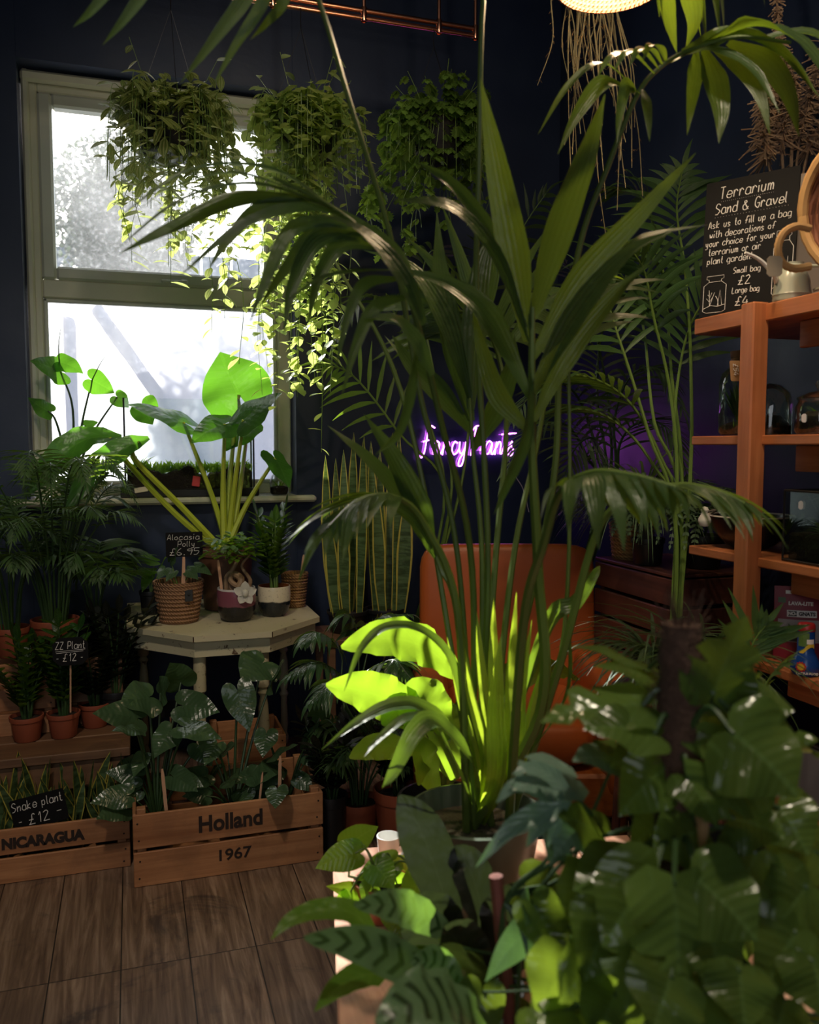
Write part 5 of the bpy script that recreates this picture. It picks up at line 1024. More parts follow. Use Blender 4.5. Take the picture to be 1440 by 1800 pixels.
traced([(965, 900, 1.82), (985, 640, 1.82), (1020, 430, 1.78), (1070, 290, 1.74), (1120, 168, 1.7), (1165, 115, 1.68), (1220, 85, 1.64), (1300, 65, 1.6), (1390, 75, 1.55)], (.008, .003), [
    ([(1125, 165), (1060, 112), (1000, 150), (946, 236)], 24, V(0, -.5, 1), -.05), ([(1115, 165), (1062, 145), (1015, 200), (980, 272)], 30, V(.3, -.8, .6), -.1), ([(1118, 160), (1100, 150), (1088, 200), (1084, 254)], 26, tw_(.5), -.1), ([(1130, 158), (1136, 180), (1140, 215), (1142, 250)], 18, tw_(0), -.08),
    ([(1225, 90), (1220, 130), (1214, 180), (1208, 238)], 32, tw_(.3), -.08), ([(1238, 88), (1255, 140), (1266, 195), (1264, 252)], 46, tw_(0), -.1), ([(1255, 85), (1300, 115), (1335, 165), (1354, 238)], 34, tw_(-.3), -.1), ([(1280, 75), (1345, 110), (1385, 165), (1405, 240)], 42, tw_(-.4), -.1), ([(1200, 95), (1290, 66), (1370, 95), (1440, 170)], 80, V(.1, -.8, .6), -.1), ([(1240, 78), (1330, 46), (1410, 80), (1475, 170)], 84, V(.1, -.6, .8), -.2), ([(1180, 110), (1240, 88), (1320, 120), (1372, 200)], 44, V(0, -.8, .6), -.15), ([(1330, 70), (1420, 60), (1490, 110), (1540, 190)], 50, V(0, -.7, .7), -.1),
    ([(1150, 130), (1110, 95), (1075, 100), (1050, 135)], 22, V(.2, -.4, 1), -.08), ([(1158, 122), (1130, 92), (1100, 94), (1080, 125)], 22, V(.2, -.4, 1), -.08), ([(1176, -70), (1170, -5), (1178, 48), (1190, 94)], 36, tw_(.3), .02), ([(1196, -70), (1214, -5), (1220, 40), (1206, 86)], 36, tw_(-.3), .02), ([(1165, 116), (1145, 88), (1122, 88), (1106, 118)], 22, V(.2, -.4, 1), -.08), ([(1172, 112), (1160, 85), (1142, 80), (1130, 108)], 22, V(.2, -.4, 1), -.08)], 1.68)
kf([(985, 1165, 1.68), (1050, 935, 1.64), (1115, 872, 1.6), (1190, 852, 1.56), (1260, 862, 1.52), (1310, 885, 1.49)], .18, .024, .56, 11, (0, 0, 1), .9, 1.1, (.010, .003), off=(.06, -.02))
kf([(920, 1100, 1.55), (955, 960, 1.42), (985, 868, 1.35), (1040, 832, 1.30), (1110, 836, 1.27), (1190, 858, 1.24)], .16, .034, .52, 9, (0, 0, 1), 1.9, .7, (.010, .004), off=(.04, -.06))
kf([(805, 1080, 1.7), (745, 920, 1.66), (690, 872, 1.62), (630, 880, 1.58), (580, 925, 1.54)], .20, .030, .55, 8, (0, 0, 1), .9, .8, (.009, .003), off=(-.04, -.03))
traced([(805, 1080, 1.72), (775, 1000, 1.72), (750, 930, 1.71)], (.008, .004), [([(760, 960), (735, 890), (690, 800), (640, 728)], 46, tw_(.3), -.05), ([(755, 950), (710, 880), (650, 810), (576, 748)], 40, V(.3, -.9, .4), -.05), ([(765, 980), (730, 920), (690, 890), (655, 885)], 40, V(0, -.7, .7), -.1)], 1.71)
kf([(870, 1000, 1.9), (890, 760, 1.95), (880, 640, 2.0), (840, 560, 2.0), (760, 540, 2.0)], .28, .032, .6, 9, up_c, .5, .9, (.008, .003), off=(.02, .05))
kf([(900, 1000, 1.9), (945, 780, 1.95), (970, 640, 2.0), (1000, 540, 2.05), (1040, 500, 2.1)], .24, .030, .6, 9, (0, 0, 1), .8, .9, (.008, .003), off=(.04, .05))
for pts, w, up in (([(800, 1180, 1.72), (745, 1110, 1.69), (680, 1102, 1.66), (635, 1140, 1.62), (605, 1215, 1.58)], .032, V(0, -.5, 1)), ([(800, 1300, 1.7), (745, 1245, 1.66), (690, 1240, 1.62), (630, 1268, 1.58), (565, 1318, 1.54)], .045, V(0, -.5, 1)),
    ([(800, 1340, 1.66), (760, 1270, 1.6), (715, 1262, 1.55), (665, 1300, 1.5), (640, 1330, 1.46)], .030, V(0, -.4, 1)), ([(830, 1340, 1.62), (770, 1270, 1.56), (730, 1285, 1.5), (690, 1360, 1.45), (672, 1385, 1.43)], .046, V(.3, -.6, 1)), ([(960, 1100, 1.75), (1010, 1060, 1.75), (1045, 1010, 1.78), (1055, 995, 1.8)], .04, V(.4, -.8, .5)), ([(990, 1230, 1.7), (1000, 1100, 1.72), (1015, 1040, 1.75), (1040, 1000, 1.78)], .028, V(.7, -.7, .1))):
    m = MB(); tl(m, [kb.lerp(P(*pts[0]), .3)] + [P(*p) for p in pts], w, up, p_palm if w > .04 else p_lance, .2, .03, 6, 2); m.build('leaflet', L_kent, KP)
M_sheath = leafmat('pale_sheath', srgb(120, 140, 50), (.55, .72, .04), .35, .5, 'ribs', var=.15)
for x0, y0, x1, y1, w, dd in ((868, 1330, 838, 1075, .030, 1.74), (880, 1340, 868, 1050, .036, 1.73), (892, 1340, 908, 1040, .034, 1.70), (850, 1330, 806, 1090, .024, 1.72), (905, 1340, 935, 1090, .026, 1.72), (872, 1360, 880, 1120, .044, 1.69), (838, 1340, 786, 1120, .018, 1.75), (915, 1345, 960, 1150, .020, 1.74)):
    m = MB(); tl(m, [kb, P(x0, y0, dd), P((x0 + x1) / 2 - 4, (y0 + y1) / 2, dd), P(x1, y1, dd)], w, up_c + V(U(-.4, .4), 0, 0), p_blade, .5, 0, 6, 2); m.build('shoot', M_sheath, KP)
for pts in ([(985, 1160, 1.9), (1000, 640, 1.92), (985, 560, 1.9)], [(720, 740, 1.9), (600, 480, 1.9), (535, 385, 1.92)]):
    m = MB(); m.tube(smooth([kb] + [P(*p) for p in pts], 8), (.007, .002), 6); m.build('stalk', M_kst, KP)
# ---------------------------------------------------------------- front plants on the plank table
rng.seed(31)
FZ0 = FZ + .0005
def ft_at(x, y): p = PZ(x, y, FZ); return V(p.x, p.y, FZ0)
c = ft_at(683, 1517); t = thing('white_cup', 'small white tapered cup standing on the plank table corner', 'cup', c)
m = MB(); m.lathe(c, [(0, .001), (.020, .001), (.022, .004), (.028, .068), (.0265, .0685), (.0205, .006), (0, .005)], 28); m.build('cup_body', plain('white_glaze', (.86, .85, .82), .3, var=.02), t)
c = ft_at(728, 1540); c = P(728, 1498, 1.98); c.z = FZ0 + .036; t = thing('log_slice', 'round cut log slice leaning beside the white cup', 'wood slice', c - V(0, 0, .036))
m = MB(); ax = (CAMF + V(-.5, 0, -.25)).normalized(); Mx = ax.to_track_quat('Z', 'Y').to_matrix(); m.lathe((0, 0, 0), [(0, -.02), (.034, -.02), (.036, -.016), (.036, .016), (.034, .02)], 24); m.v = [tuple(c + Mx @ Vector(v)) for v in m.v]; m.build('bark_ring', M_bark, t)
m = MB(); m.lathe((0, 0, 0), [(.034, .0202), (.02, .0206), (0, .0206)], 24); m.v = [tuple(c + Mx @ Vector(v)) for v in m.v]; m.build('cut_face', wood('log_face', srgb(130, 88, 44), srgb(190, 140, 80), 0, .6), t)
# pothos
c = ft_at(668, 1610); t = potted('pothos_plant', 'young plant with heart shaped sunlit leaves at the left edge of the plank table', c, .055, .044, .08, M_terra); b = c + V(0, 0, .07); D0 = (c - CAM).dot(_a)
for a, e, w, dz, up in (((614, 1484), (662, 1452), .060, .0, CAMF), ((624, 1500), (556, 1524), .062, -.03, V(.2, -.9, .5)), ((648, 1578), (577, 1556), .050, -.02, V(.1, -.6, .8)), ((690, 1514), (628, 1545), .062, .0, V(.2, -.5, .9)), ((660, 1522), (692, 1560), .066, -.05, V(0, -1, .35)), ((740, 1538), (716, 1604), .070, -.06, V(.2, -1, .2)), ((722, 1520), (690, 1512), .05, .05, V(0, -.4, 1)),
    ((640, 1600), (618, 1624), .04, -.04, V(0, -.8, .4)), ((612, 1575), (598, 1610), .045, -.03, V(.3, -.9, .2)), ((700, 1560), (694, 1530), .05, 0, V(0, -.8, .4)), ((690, 1600), (720, 1650), .06, -.06, V(0, -.9, .4)), ((655, 1560), (640, 1590), .05, -.05, V(0, -.9, .4))):
    A = P(*a, D0 + dz); hl(t, A, P(*e, D0 + dz - .02), w, up.normalized(), L_poth, .22, .04, stem=[b, b.lerp(A, .5) + V(0, 0, .04)], sr=(.003, .002), droop=.3, px=2.0)
m = MB(); m.tube([b, P(613, 1540, D0), P(618, 1490, D0)], (.004, .003), 6); m.build('climbing_stem', plain('pale_stem', srgb(196, 196, 150), .5), t)
# rattlesnake calathea, front left
c = ft_at(745, 1800); c = V(P(745, 1790, 1.28).x, P(745, 1790, 1.28).y, FZ0); t = thing('calathea_plant', 'rattlesnake plant with wavy blotched leaves over the front left table edge', 'plant', c); pot(t, c, .075, .058, .12, plain('dark_red_plastic', srgb(92, 40, 32), .5)); b = c + V(0, 0, .10)
for pts, w, mt, up, wv in (([(668, 1655, 1.3), (620, 1605, 1.3), (560, 1600, 1.28), (510, 1618, 1.25), (476, 1652, 1.22)], .042, L_poth, V(0, -.6, 1), .05), ([(790, 1745, 1.25), (720, 1700, 1.2), (640, 1662, 1.15), (534, 1648, 1.1)], .056, L_cala, V(-.15, -.9, .6), .22), ([(800, 1650, 1.3), (740, 1610, 1.27), (690, 1592, 1.24), (622, 1590, 1.2)], .052, L_cala, V(0, -.9, .6), .22), ([(680, 1712, 1.25), (635, 1715, 1.2), (590, 1740, 1.15), (553, 1778, 1.1)], .045, L_poth, V(0, -.6, 1), .05),
    ([(860, 1820, 1.1), (800, 1770, 1.05), (740, 1760, 1.0), (660, 1800, .96)], .08, L_cala, V(0, -.6, 1), .2), ([(780, 1720, 1.3), (760, 1690, 1.3), (730, 1680, 1.28), (700, 1700, 1.26)], .04, L_poth, V(0, -.7, .8), .1), ([(820, 1790, 1.2), (790, 1730, 1.2), (760, 1690, 1.2), (720, 1690, 1.18)], .05, L_cala, V(0, -1, .4), .15)):
    m = MB(); pp = [P(*p) for p in pts]; tl(m, pp, w, up, p_oval if mt is L_cala else p_lance, .15, wv, 6, 3); m.mi = 1; stalk(m, [b, b.lerp(pp[0], .6) + V(0, 0, .03), pp[0]], .0035, .0025); m.build('leaf', (mt, M_stemd), t)
# near black broad plant between planter and moss pole
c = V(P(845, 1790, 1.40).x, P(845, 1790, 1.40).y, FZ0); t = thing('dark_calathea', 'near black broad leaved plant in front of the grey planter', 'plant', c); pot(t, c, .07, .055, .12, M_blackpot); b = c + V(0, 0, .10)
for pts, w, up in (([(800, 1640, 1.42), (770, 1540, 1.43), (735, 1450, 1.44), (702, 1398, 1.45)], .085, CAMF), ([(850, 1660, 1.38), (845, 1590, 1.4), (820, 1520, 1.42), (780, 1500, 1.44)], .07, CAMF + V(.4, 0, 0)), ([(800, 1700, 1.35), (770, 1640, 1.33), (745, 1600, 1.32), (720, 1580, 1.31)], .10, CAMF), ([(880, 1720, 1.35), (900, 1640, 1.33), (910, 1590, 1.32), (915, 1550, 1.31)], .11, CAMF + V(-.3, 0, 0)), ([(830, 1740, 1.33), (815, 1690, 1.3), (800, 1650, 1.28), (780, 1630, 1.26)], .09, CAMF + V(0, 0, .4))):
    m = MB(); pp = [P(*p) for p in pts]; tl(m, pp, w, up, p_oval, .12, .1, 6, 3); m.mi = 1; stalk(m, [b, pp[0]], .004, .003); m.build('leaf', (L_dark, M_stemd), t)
# silver split leaf climber on a slim stake
c = V(P(905, 1800, 1.24).x, P(905, 1800, 1.24).y, FZ0); t = thing('silver_split_leaf_plant', 'climber with silvery split leaves on a slim reddish stake', 'plant', c); pot(t, c, .07, .055, .12, M_blackpot); b = c + V(0, 0, .10)
m = MB(); m.tube([b, P(872, 1540, 1.24)], .0105, 8); m.build('stake', plain('reddish_stake', srgb(120, 62, 54), .7, var=.3, nscale=40), t)
for a, e, w, up, sl, sw in (((1010, 1368), (905, 1380), .09, V(0, -.5, 1), 3, .25), ((985, 1470), (968, 1515), .06, V(0, -.8, .6), None, 0), ((1040, 1440), (975, 1500), .07, V(-.2, -.7, .7), 3, .2), ((940, 1628), (855, 1718), .05, V(-.3, -.9, .3), None, 0), ((975, 1610), (930, 1690), .06, V(-.2, -.9, .3), None, 0), ((930, 1590), (925, 1620), .045, V(0, -.9, .4), None, 0), ((1000, 1640), (955, 1690), .07, V(0, -.9, .4), 3, .2), ((1080, 1340), (1010, 1330), .06, V(0, -.6, .9), None, 0)):
    A = P(*a, 1.2); hl(t, A, P(*e, 1.12), w, up.normalized(), L_silver, .18, .03, stem=[b, P(885, 1600, 1.23), b.lerp(A, .6) + V(0, 0, .06)], sr=(.004, .0025), smat=M_stemd, droop=.5, slits=sl, sweep=sw, px=1.8, n=12)
m = MB()
for pts, w in (([(1010, 1395), (960, 1425), (900, 1455), (836, 1525)], 48), ([(1000, 1400), (950, 1388), (905, 1382), (872, 1412)], 42), ([(985, 1412), (950, 1450), (925, 1490)], 36), ([(1005, 1396), (965, 1362), (930, 1350), (900, 1362)], 36), ([(970, 1420), (975, 1455), (962, 1490)], 30)): tl(m, [P(x, y, 1.16 - .01 * k) for k, (x, y) in enumerate(pts)], w * 1.16 / 1500, V(-.25, -.7, .7), p_lance, .2, .08, 6, 3)
m.mi = 1; stalk(m, [b, P(930, 1600, 1.2), P(1040, 1460, 1.19), P(1010, 1395, 1.16)], .004, .0025); m.build('leaf', (L_silver, M_stemd), t)
# big split leaf climber on a moss pole
pb = P(1188, 1500, 1.10); c = V(pb.x, pb.y, FZ0); t = thing('split_leaf_climber', 'large dark split leaf climber on a brown moss pole at the lower right', 'plant', c); pot(t, c, .12, .095, .20, plain('brown_pot', srgb(84, 52, 40), .5)); b = c + V(0, 0, .17)
M_moss = plain('coir_pole', srgb(84, 60, 48), .95, var=.5, nscale=60, bmp=1.0); ptop = P(1185, 1090, 1.10)
m = MB(); sp = [b.lerp(V(pb.x, pb.y, ptop.z), k / 30) for k in range(31)]; m.tube(sp, [.026 * (1 + .08 * math.sin(k * 2.3)) for k in range(31)], 14)
for k in range(900):
    f = U(.1, 1.0); a = U(0, 6.28); p = sp[0].lerp(sp[-1], f) + azim(a) * .024; d = azim(a + U(-.8, .8)) * U(.2, 1) + V(0, 0, U(-.3, 1)); m.tube([p, p + d * U(.01, .026)], .0005, 3, cap=False)
for k in range(60):
    a = U(0, 6.28); p = sp[-1] + azim(a) * U(0, .022) - V(0, 0, .005); m.tube([p, p + azim(a) * U(0, .02) + V(0, 0, U(.01, .05))], .0006, 3, cap=False)
m.build('moss_pole', M_moss, t)
ml = [(1255, 1220, 1308, 1086, 105, .0, (-.2, -1, .1), 3), (1265, 1250, 1318, 1165, 90, .02, (-.3, -1, .2), None), (1140, 1175, 1005, 1130, 40, .1, (0, -.3, 1), None), (1160, 1200, 1050, 1165, 60, .08, (0, -.4, 1), None), (1130, 1240, 955, 1262, 95, .03, (0, -.6, .9), 4), (1150, 1290, 1030, 1275, 80, .0, (0, -.7, .8), 4),
 (1290, 1255, 1392, 1245, 95, .0, (0, -.9, .5), None), (1240, 1300, 1330, 1215, 80, .05, (0, -.8, .5), None), (1290, 1290, 1400, 1395, 150, -.05, (.1, -1, .3), 4), (1300, 1330, 1240, 1440, 140, .0, (0, -1, .3), 4), (1390, 1330, 1436, 1300, 70, .05, (0, -.8, .6), None), (1160, 1310, 1075, 1345, 70, .1, (0, -.5, .9), None), (1110, 1350, 1045, 1300, 60, .15, (0, -.4, 1), None),
 (1170, 1350, 1090, 1430, 90, .02, (0, -.9, .4), None), (1210, 1370, 1260, 1450, 70, -.02, (.3, -1, .2), None), (1185, 1555, 1195, 1735, 160, -.10, (0, -1, .25), 5), (1150, 1540, 1062, 1660, 120, -.06, (-.2, -1, .3), 4), (1225, 1545, 1330, 1650, 130, -.08, (.2, -1, .3), 4), (1110, 1520, 1010, 1560, 90, .0, (0, -.7, .8), 4), (1040, 1545, 1010, 1640, 90, .02, (-.3, -1, .1), None),
 (1075, 1600, 1030, 1720, 100, -.03, (-.2, -1, .2), None), (1130, 1650, 1100, 1770, 100, -.08, (0, -1, .3), 4), (1250, 1640, 1270, 1750, 90, -.10, (0, -1, .3), None), (1330, 1500, 1290, 1600, 100, -.02, (0, -1, .4), 4), (1440, 1500, 1345, 1480, 85, .04, (0, -.9, .5), None), (1420, 1560, 1360, 1640, 110, -.02, (0, -1, .3), 4), (1400, 1640, 1340, 1750, 110, -.06, (0, -1, .3), None), (1430, 1690, 1450, 1790, 110, -.08, (0, -1, .3), 4),
 (1050, 1690, 985, 1760, 90, -.03, (0, -1, .3), None), (1180, 1720, 1150, 1810, 120, -.14, (0, -1, .4), None), (1300, 1710, 1310, 1810, 100, -.12, (0, -1, .4), None), (990, 1690, 950, 1790, 90, .0, (0, -1, .3), None), (1230, 1460, 1150, 1500, 100, .0, (0, -.8, .6), None), (1290, 1440, 1380, 1470, 90, .0, (0, -.8, .6), None), (1060, 1470, 985, 1430, 80, .1, (0, -.7, .7), None), (1170, 1440, 1110, 1490, 80, .05, (0, -.9, .4), None), (1370, 1420, 1420, 1500, 90, .02, (0, -1, .3), None), (1080, 1750, 1050, 1830, 110, -.05, (0, -1, .4), None), (1380, 1760, 1360, 1850, 120, -.08, (0, -1, .4), None), (1240, 1750, 1215, 1850, 120, -.1, (0, -1, .4), None), (1000, 1770, 940, 1830, 90, 0, (0, -.8, .6), None), (1440, 1590, 1400, 1700, 100, 0, (0, -1, .4), None), (1130, 1780, 1070, 1850, 110, 0, (0, -.8, .6), None)]
for (ax_, ay, tx, ty, w, dz, up, sl) in ml:
    D = 1.06 + dz; A = P(ax_, ay, D); T = P(tx, ty, D - .03); s0 = V(pb.x, pb.y, max(b.z, min(ptop.z - .03, A.z - .05)))
    hl(t, A, T, w * D / 1500 * 1.3, (Vector(up) + V(U(-.4, .4), 0, U(-.1, .3))).normalized(), L_mons, .22, .075, stem=[s0, s0.lerp(A, .5) + V(0, 0, .045)], sr=(.005, .003), smat=M_stemd, droop=.45, slits=(3 if sl and rng.random() < .6 else None), sweep=.12 if sl else 0, px=1.9, n=12)
for k in range(44):
    a = U(0, 6.28); A = b + V(U(-.24, .26), U(-.20, .30), U(-.04, .22)); l = U(.07, .12); hl(t, A, A + V(U(-.6, .6), -.6, U(-.9, -.1)).normalized() * l, l * .8, V(U(-.4, .4), -1, U(.2, .9)).normalized(), L_mons, .22, .07, stem=[b, b.lerp(A, .5) + V(0, 0, .05)], sr=(.003, .002), smat=M_stemd, droop=.4)
# dry sheath on the pole
m = MB(); tl(m, [P(1215, 1350, 1.07), P(1228, 1400, 1.05), P(1235, 1450, 1.04), P(1232, 1510, 1.04)], .025, CAMF, p_lance, .3, .2, 4); m.build('dry_sheath', L_dry, t)
# ---------------------------------------------------------------- things on the pine shelf
rng.seed(41)
SZ = [z + .0006 for z in zsh]
def shp(x, y, X): return PX(x, y, X)
# chalkboard with two drawn jars
H_ = R(149); bx_ = V(math.sin(H_), math.cos(H_), 0); bl = V(XS + .012, yend - .02, SZ[0]); BW, BH = .262, .395
tilt = Matrix.Rotation(R(-5), 3, bx_); bz_ = tilt @ V(0, 0, 1); bn_ = bx_.cross(bz_).normalized()
if bn_.dot(CAMF) < 0: bz_ = Matrix.Rotation(R(5), 3, bx_) @ V(0, 0, 1); bn_ = bx_.cross(bz_).normalized()
if bn_.dot(CAMF) < 0: bn_ = -bn_
TB = thing('chalkboard', 'big blackboard about terrarium sand and gravel standing on the top shelf', 'sign', bl + bx_ * BW / 2); bc = bl + bx_ * BW / 2 + bz_ * BH / 2
board(TB, bc, BW, BH, bx_, bz_, M_slate, .008)
def bp(u, v): return bl + bx_ * (BW * u) + bz_ * (BH * v) + bn_ * .0055
m = MB()
for s, u, v, sz, w in (('Terrarium', .16, .865, .085, .60), ('Sand & Gravel', .12, .755, .075, .78), ('Ask us to fill up a bag', .05, .655, .052, .90), ('with decorations of', .07, .585, .050, .72), ('your choice for your', .03, .520, .050, .76), ('terrarium or air', .07, .455, .050, .58), ('plant garden!', .06, .390, .050, .50), ('Small bag', .36, .300, .042, .30), ('£2', .42, .215, .062, .15), ('Large bag', .36, .155, .042, .30), ('£4', .40, .065, .062, .16)):
    chalk(m, s, bp(u, v), bx_, bz_, sz * BH, .0011 if sz < .06 else .0015, w * BW)
m.build('chalk_lettering', M_chalk, TB); m = MB()
for v, a, b_ in ((.845, .18, .74), (.733, .12, .90)):
    for k in range(26): q = bp(a + (b_ - a) * k / 25, v); m.ball(q, .0008, 3)
stuffpart(m.build('dotted_line', M_chalk, TB)); 
def jarline(u0, v0, w, h):
    m = MB(); ol = [(.22, .84), (.22, .90), (.12, .92), (.12, 1.0), (.88, 1.0), (.88, .92), (.78, .90), (.78, .84), (1.0, .74), (1.0, .05), (.85, 0), (.15, 0), (0, .05), (0, .74), (.22, .84), (.78, .84)]
    m.tube([bp(u0 + w * a, v0 + h * c_) for a, c_ in ol], .0009, 4)
    for st in ([(.03, .12), (.35, .2), (.65, .16), (.97, .2)], [(.3, .18), (.25, .62)], [(.3, .18), (.5, .55)], [(.65, .16), (.75, .6), (.85, .2)], [(.2, .5), (.3, .42), (.38, .55)], [(.15, .4), (.28, .3), (.42, .42)], [(.55, .45), (.65, .35), (.7, .18)]): m.tube([bp(u0 + w * a, v0 + h * c_) for a, c_ in st], .0008, 4)
    m.build('chalk_drawing', M_chalk, TB)
jarline(.04, .03, .25, .27); jarline(.78, .10, .20, .46)
# grey board behind, watering can, wicker tray
g0 = V(1.87, 2.00, SZ[0]); t = thing('grey_panel', 'plain grey panel leaning behind the terrarium blackboard', 'panel', g0); board(t, g0 + V(0, 0, .20), .26, .40, bx_, V(0, 0, 1), plain('grey_panel_paint', srgb(150, 138, 126), .6), .01, name='panel_board')
M_can = plain('celadon_enamel', srgb(176, 178, 160), .25, var=.05); wc = PX(1392, 530, XS + .06); wc.z = SZ[0]; t = thing('watering_can', 'small celadon watering can with a long thin white spout on the top shelf', 'watering can', wc)
m = MB(); m.lathe(wc, [(0, .001), (.046, .001), (.048, .006), (.047, .014), (.049, .017), (.047, .022), (.044, .055), (.033, .085), (.025, .095), (.026, .10), (.023, .10), (.022, .09), (0, .02)], 28); m.build('body', M_can, t)
D = (wc - CAM).dot(_a); m = MB(); m.tube(smooth([wc + V(-.02, .03, .045), P(1362, 485, D - .03), P(1345, 465, D - .04), P(1328, 452, D - .05), P(1310, 444, D - .06)], 5), (.008, .0035), 8); m.build('spout', plain('white_enamel', (.85, .84, .80), .3), t)
m = MB(); m.tube(smooth([wc + V(.03, -.03, .09), wc + V(.06, -.06, .08), wc + V(.06, -.06, .04), wc + V(.035, -.035, .025)], 5), .004, 8); m.build('handle', M_can, t)
wt = P(1530, 372, 1.93); t = thing('wicker_tray', 'round wicker tray with a bound loop handle standing on edge at the right border', 'tray', wt); tn = (CAM - wt).normalized() + V(-.9, .25, 0); tn.normalize(); ta = tn.cross(V(0, 0, 1)).normalized(); tb_ = ta.cross(tn).normalized(); 
rad = .165; wt.z = SZ[0] + rad + .013; 
def ring(c, ra, rb_, r, n=40, a0=0, a1=2 * math.pi): return [c + ta * ra * math.cos(a0 + (a1 - a0) * k / n) + tb_ * rb_ * math.sin(a0 + (a1 - a0) * k / n) for k in range(n + 1)]
M_wick = wovenmat('wicker_rim', srgb(128, 88, 48), srgb(206, 162, 104), band=1, strand=1); M_cane = wovenmat('dark_cane_weave', srgb(84, 44, 32), srgb(150, 92, 62), band=70, strand=90)
m = MB(); m.tube(ring(wt, rad, rad, 0, 60), [.012 + .0012 * (k % 2) for k in range(61)], 8, cap=False); m.build('rim', M_wick, t)
m = MB(); rows = []; uvs = []
for i in range(9):
    f = i / 8; rows.append([wt - tn * (.035 * (1 - f ** 3)) + (p - wt) * f for p in ring(wt, rad, rad, 0, 40)]); uvs.append([(k / 40, f) for k in range(41)])
m.grid(rows, uvs); m.build('woven_base', M_cane, t)
hc = P(1398, 436, 1.90); s1 = wt + (hc - wt).normalized() * (rad * .92)
m = MB(); hp_ = [P(x, y, 1.90) for x, y in ((1425, 402), (1400, 398), (1378, 410), (1368, 435), (1374, 460), (1395, 472), (1425, 468))]; m.tube(smooth(hp_, 6), [.0085 + .0008 * (k % 2) for k in range(37)], 8); m.build('handle', M_wick, t)
o = board(None, P(1362, 468, 1.88), .034, .044, _r, V(0, 0, 1), plain('kraft_label', srgb(206, 186, 156), .7), .0015, .006, 'price_label'); tag(o, 'cream price label hanging from the wicker tray handle', 'label')
# dried palm flower stalks
dp = P(1392, 300, 2.6); dp.z = SZ[0]; t = thing('dried_palm_stalks', 'dried brown palm flower stalks fanning up behind the blackboard', 'dried flowers', dp); M_dry = plain('dried_stalk', srgb(158, 132, 108), .85, var=.4, nscale=60, bmp=.4)
m = MB(); m.lathe(dp, [(0, .001), (.045, .001), (.055, .05), (.05, .14), (.03, .19), (.034, .21), (.026, .21), (0, .15)], 20); m.build('vase', plain('tan_vase', srgb(120, 96, 76), .6), t)
for tops, r_ in (([(1392, 230), (1385, 130), (1372, 60), (1362, -40)], .006), ([(1350, 285), (1345, 230), (1352, 170), (1365, 140)], .004), ([(1375, 260), (1380, 210), (1385, 160), (1392, 120)], .005), ([(1405, 250), (1420, 190), (1436, 130), (1470, 60)], .004), ([(1420, 270), (1450, 230), (1480, 200), (1500, 180)], .004)):
    m = MB(); sp = smooth([dp + V(0, 0, .2)] + [P(x, y, 2.6) for x, y in tops], 10); m.tube(sp, (r_, r_ * .5), 6)
    for k in range(300):
        i = int(U(.28, .98) * (len(sp) - 1)); p = sp[i]; d = (azim(U(0, 6.28)) * U(.5, 1) + V(0, 0, U(-.9, .1))); l = U(.03, .085) if r_ < .006 else U(.012, .03); m.tube([p, p + d * l], (.0034, .002), 3); 
        if U(0, 1) < .3: m.ball(p + d * l, .003, 3)
    inroom(m); m.build('stalk', M_dry, t)
# second shelf: corked bottle garden, dark cloche, lidded jar
M_gl2 = glassmat('greenish_glass', (.82, .90, .84), gl=.25); X2 = XS + .10
def jar(name, label, c, prof, cat='jar'):
    t = thing(name, label, cat, c); m = MB(); m.lathe(c, prof, 30); m.build('glass', M_gl2, t); return t
c = PX(1303, 762, X2); c.z = SZ[1]; t = jar('bottle_garden', 'tall corked glass bottle garden with a 54 pound tag on the second shelf', c, [(0, .002), (.055, .002), (.064, .012), (.065, .15), (.058, .18), (.035, .20), (.033, .222), (.036, .226)])
m = MB(); m.lathe(c, [(.031, .205), (.035, .228), (.036, .244), (0, .245)], 20); m.build('cork', plain('brown_cork', srgb(128, 92, 60), .8, var=.3, nscale=60), t)
m = MB(); m.lathe(c, [(0, .004), (.054, .004), (.061, .014), (.061, .03), (.03, .04), (0, .038)], 18); m.build('soil', M_soil, t)
grassy(t, c + V(0, 0, .035), .12, 60, .012, .6, L_zz, 2.0, 5); 
tg = PX(1293, 652, X2 - .062); o = thing('price_tag', 'brown card tag reading 54 pounds hanging on the corked bottle', 'tag', tg); tx = (_r * .1 + V(0, 0, -1)).normalized(); ty_ = V(0, 0, 1).cross(-_h).normalized(); ty_ = _r
board(o, tg, .058, .030, tx, ty_, plain('kraft_card', srgb(150, 112, 72), .8), .0015, .003, 'card'); m = MB(); chalk(m, '£54', tg - tx * .02 - ty_ * .006 - _h * .003, tx, ty_, .013, .0009, .036); m.build('chalk_lettering', M_chalk, o)
c = PX(1352, 758, XS + .2); c.z = SZ[1]; t = jar('glass_cloche', 'dark glass cloche behind the shelf post', c, [(.062, .001), (.064, .01), (.064, .09), (.055, .125), (.03, .148), (0, .155)], 'cloche'); m = MB(); m.lathe(c, [(0, .001), (.06, .001), (.06, .03), (.03, .06), (0, .055)], 16); m.build('moss', L_dark, t)
c = PX(1440, 760, X2); c.z = SZ[1]; t = jar('lidded_jar', 'squat lidded glass terrarium jar at the right border of the second shelf', c, [(0, .002), (.054, .002), (.06, .012), (.06, .07), (.052, .085), (.055, .09)])
m = MB(); m.lathe(c, [(.056, .091), (.056, .096), (.03, .108), (.008, .112), (.008, .118), (.014, .128), (.009, .138), (0, .14)], 24); m.build('lid', M_gl2, t); m = MB(); m.lathe(c, [(0, .004), (.05, .004), (.056, .014), (.056, .04), (.03, .06), (0, .05)], 16); m.build('soil', M_soil, t); grassy(t, c + V(0, 0, .05), .04, 20, .01, 1.0, L_zz)
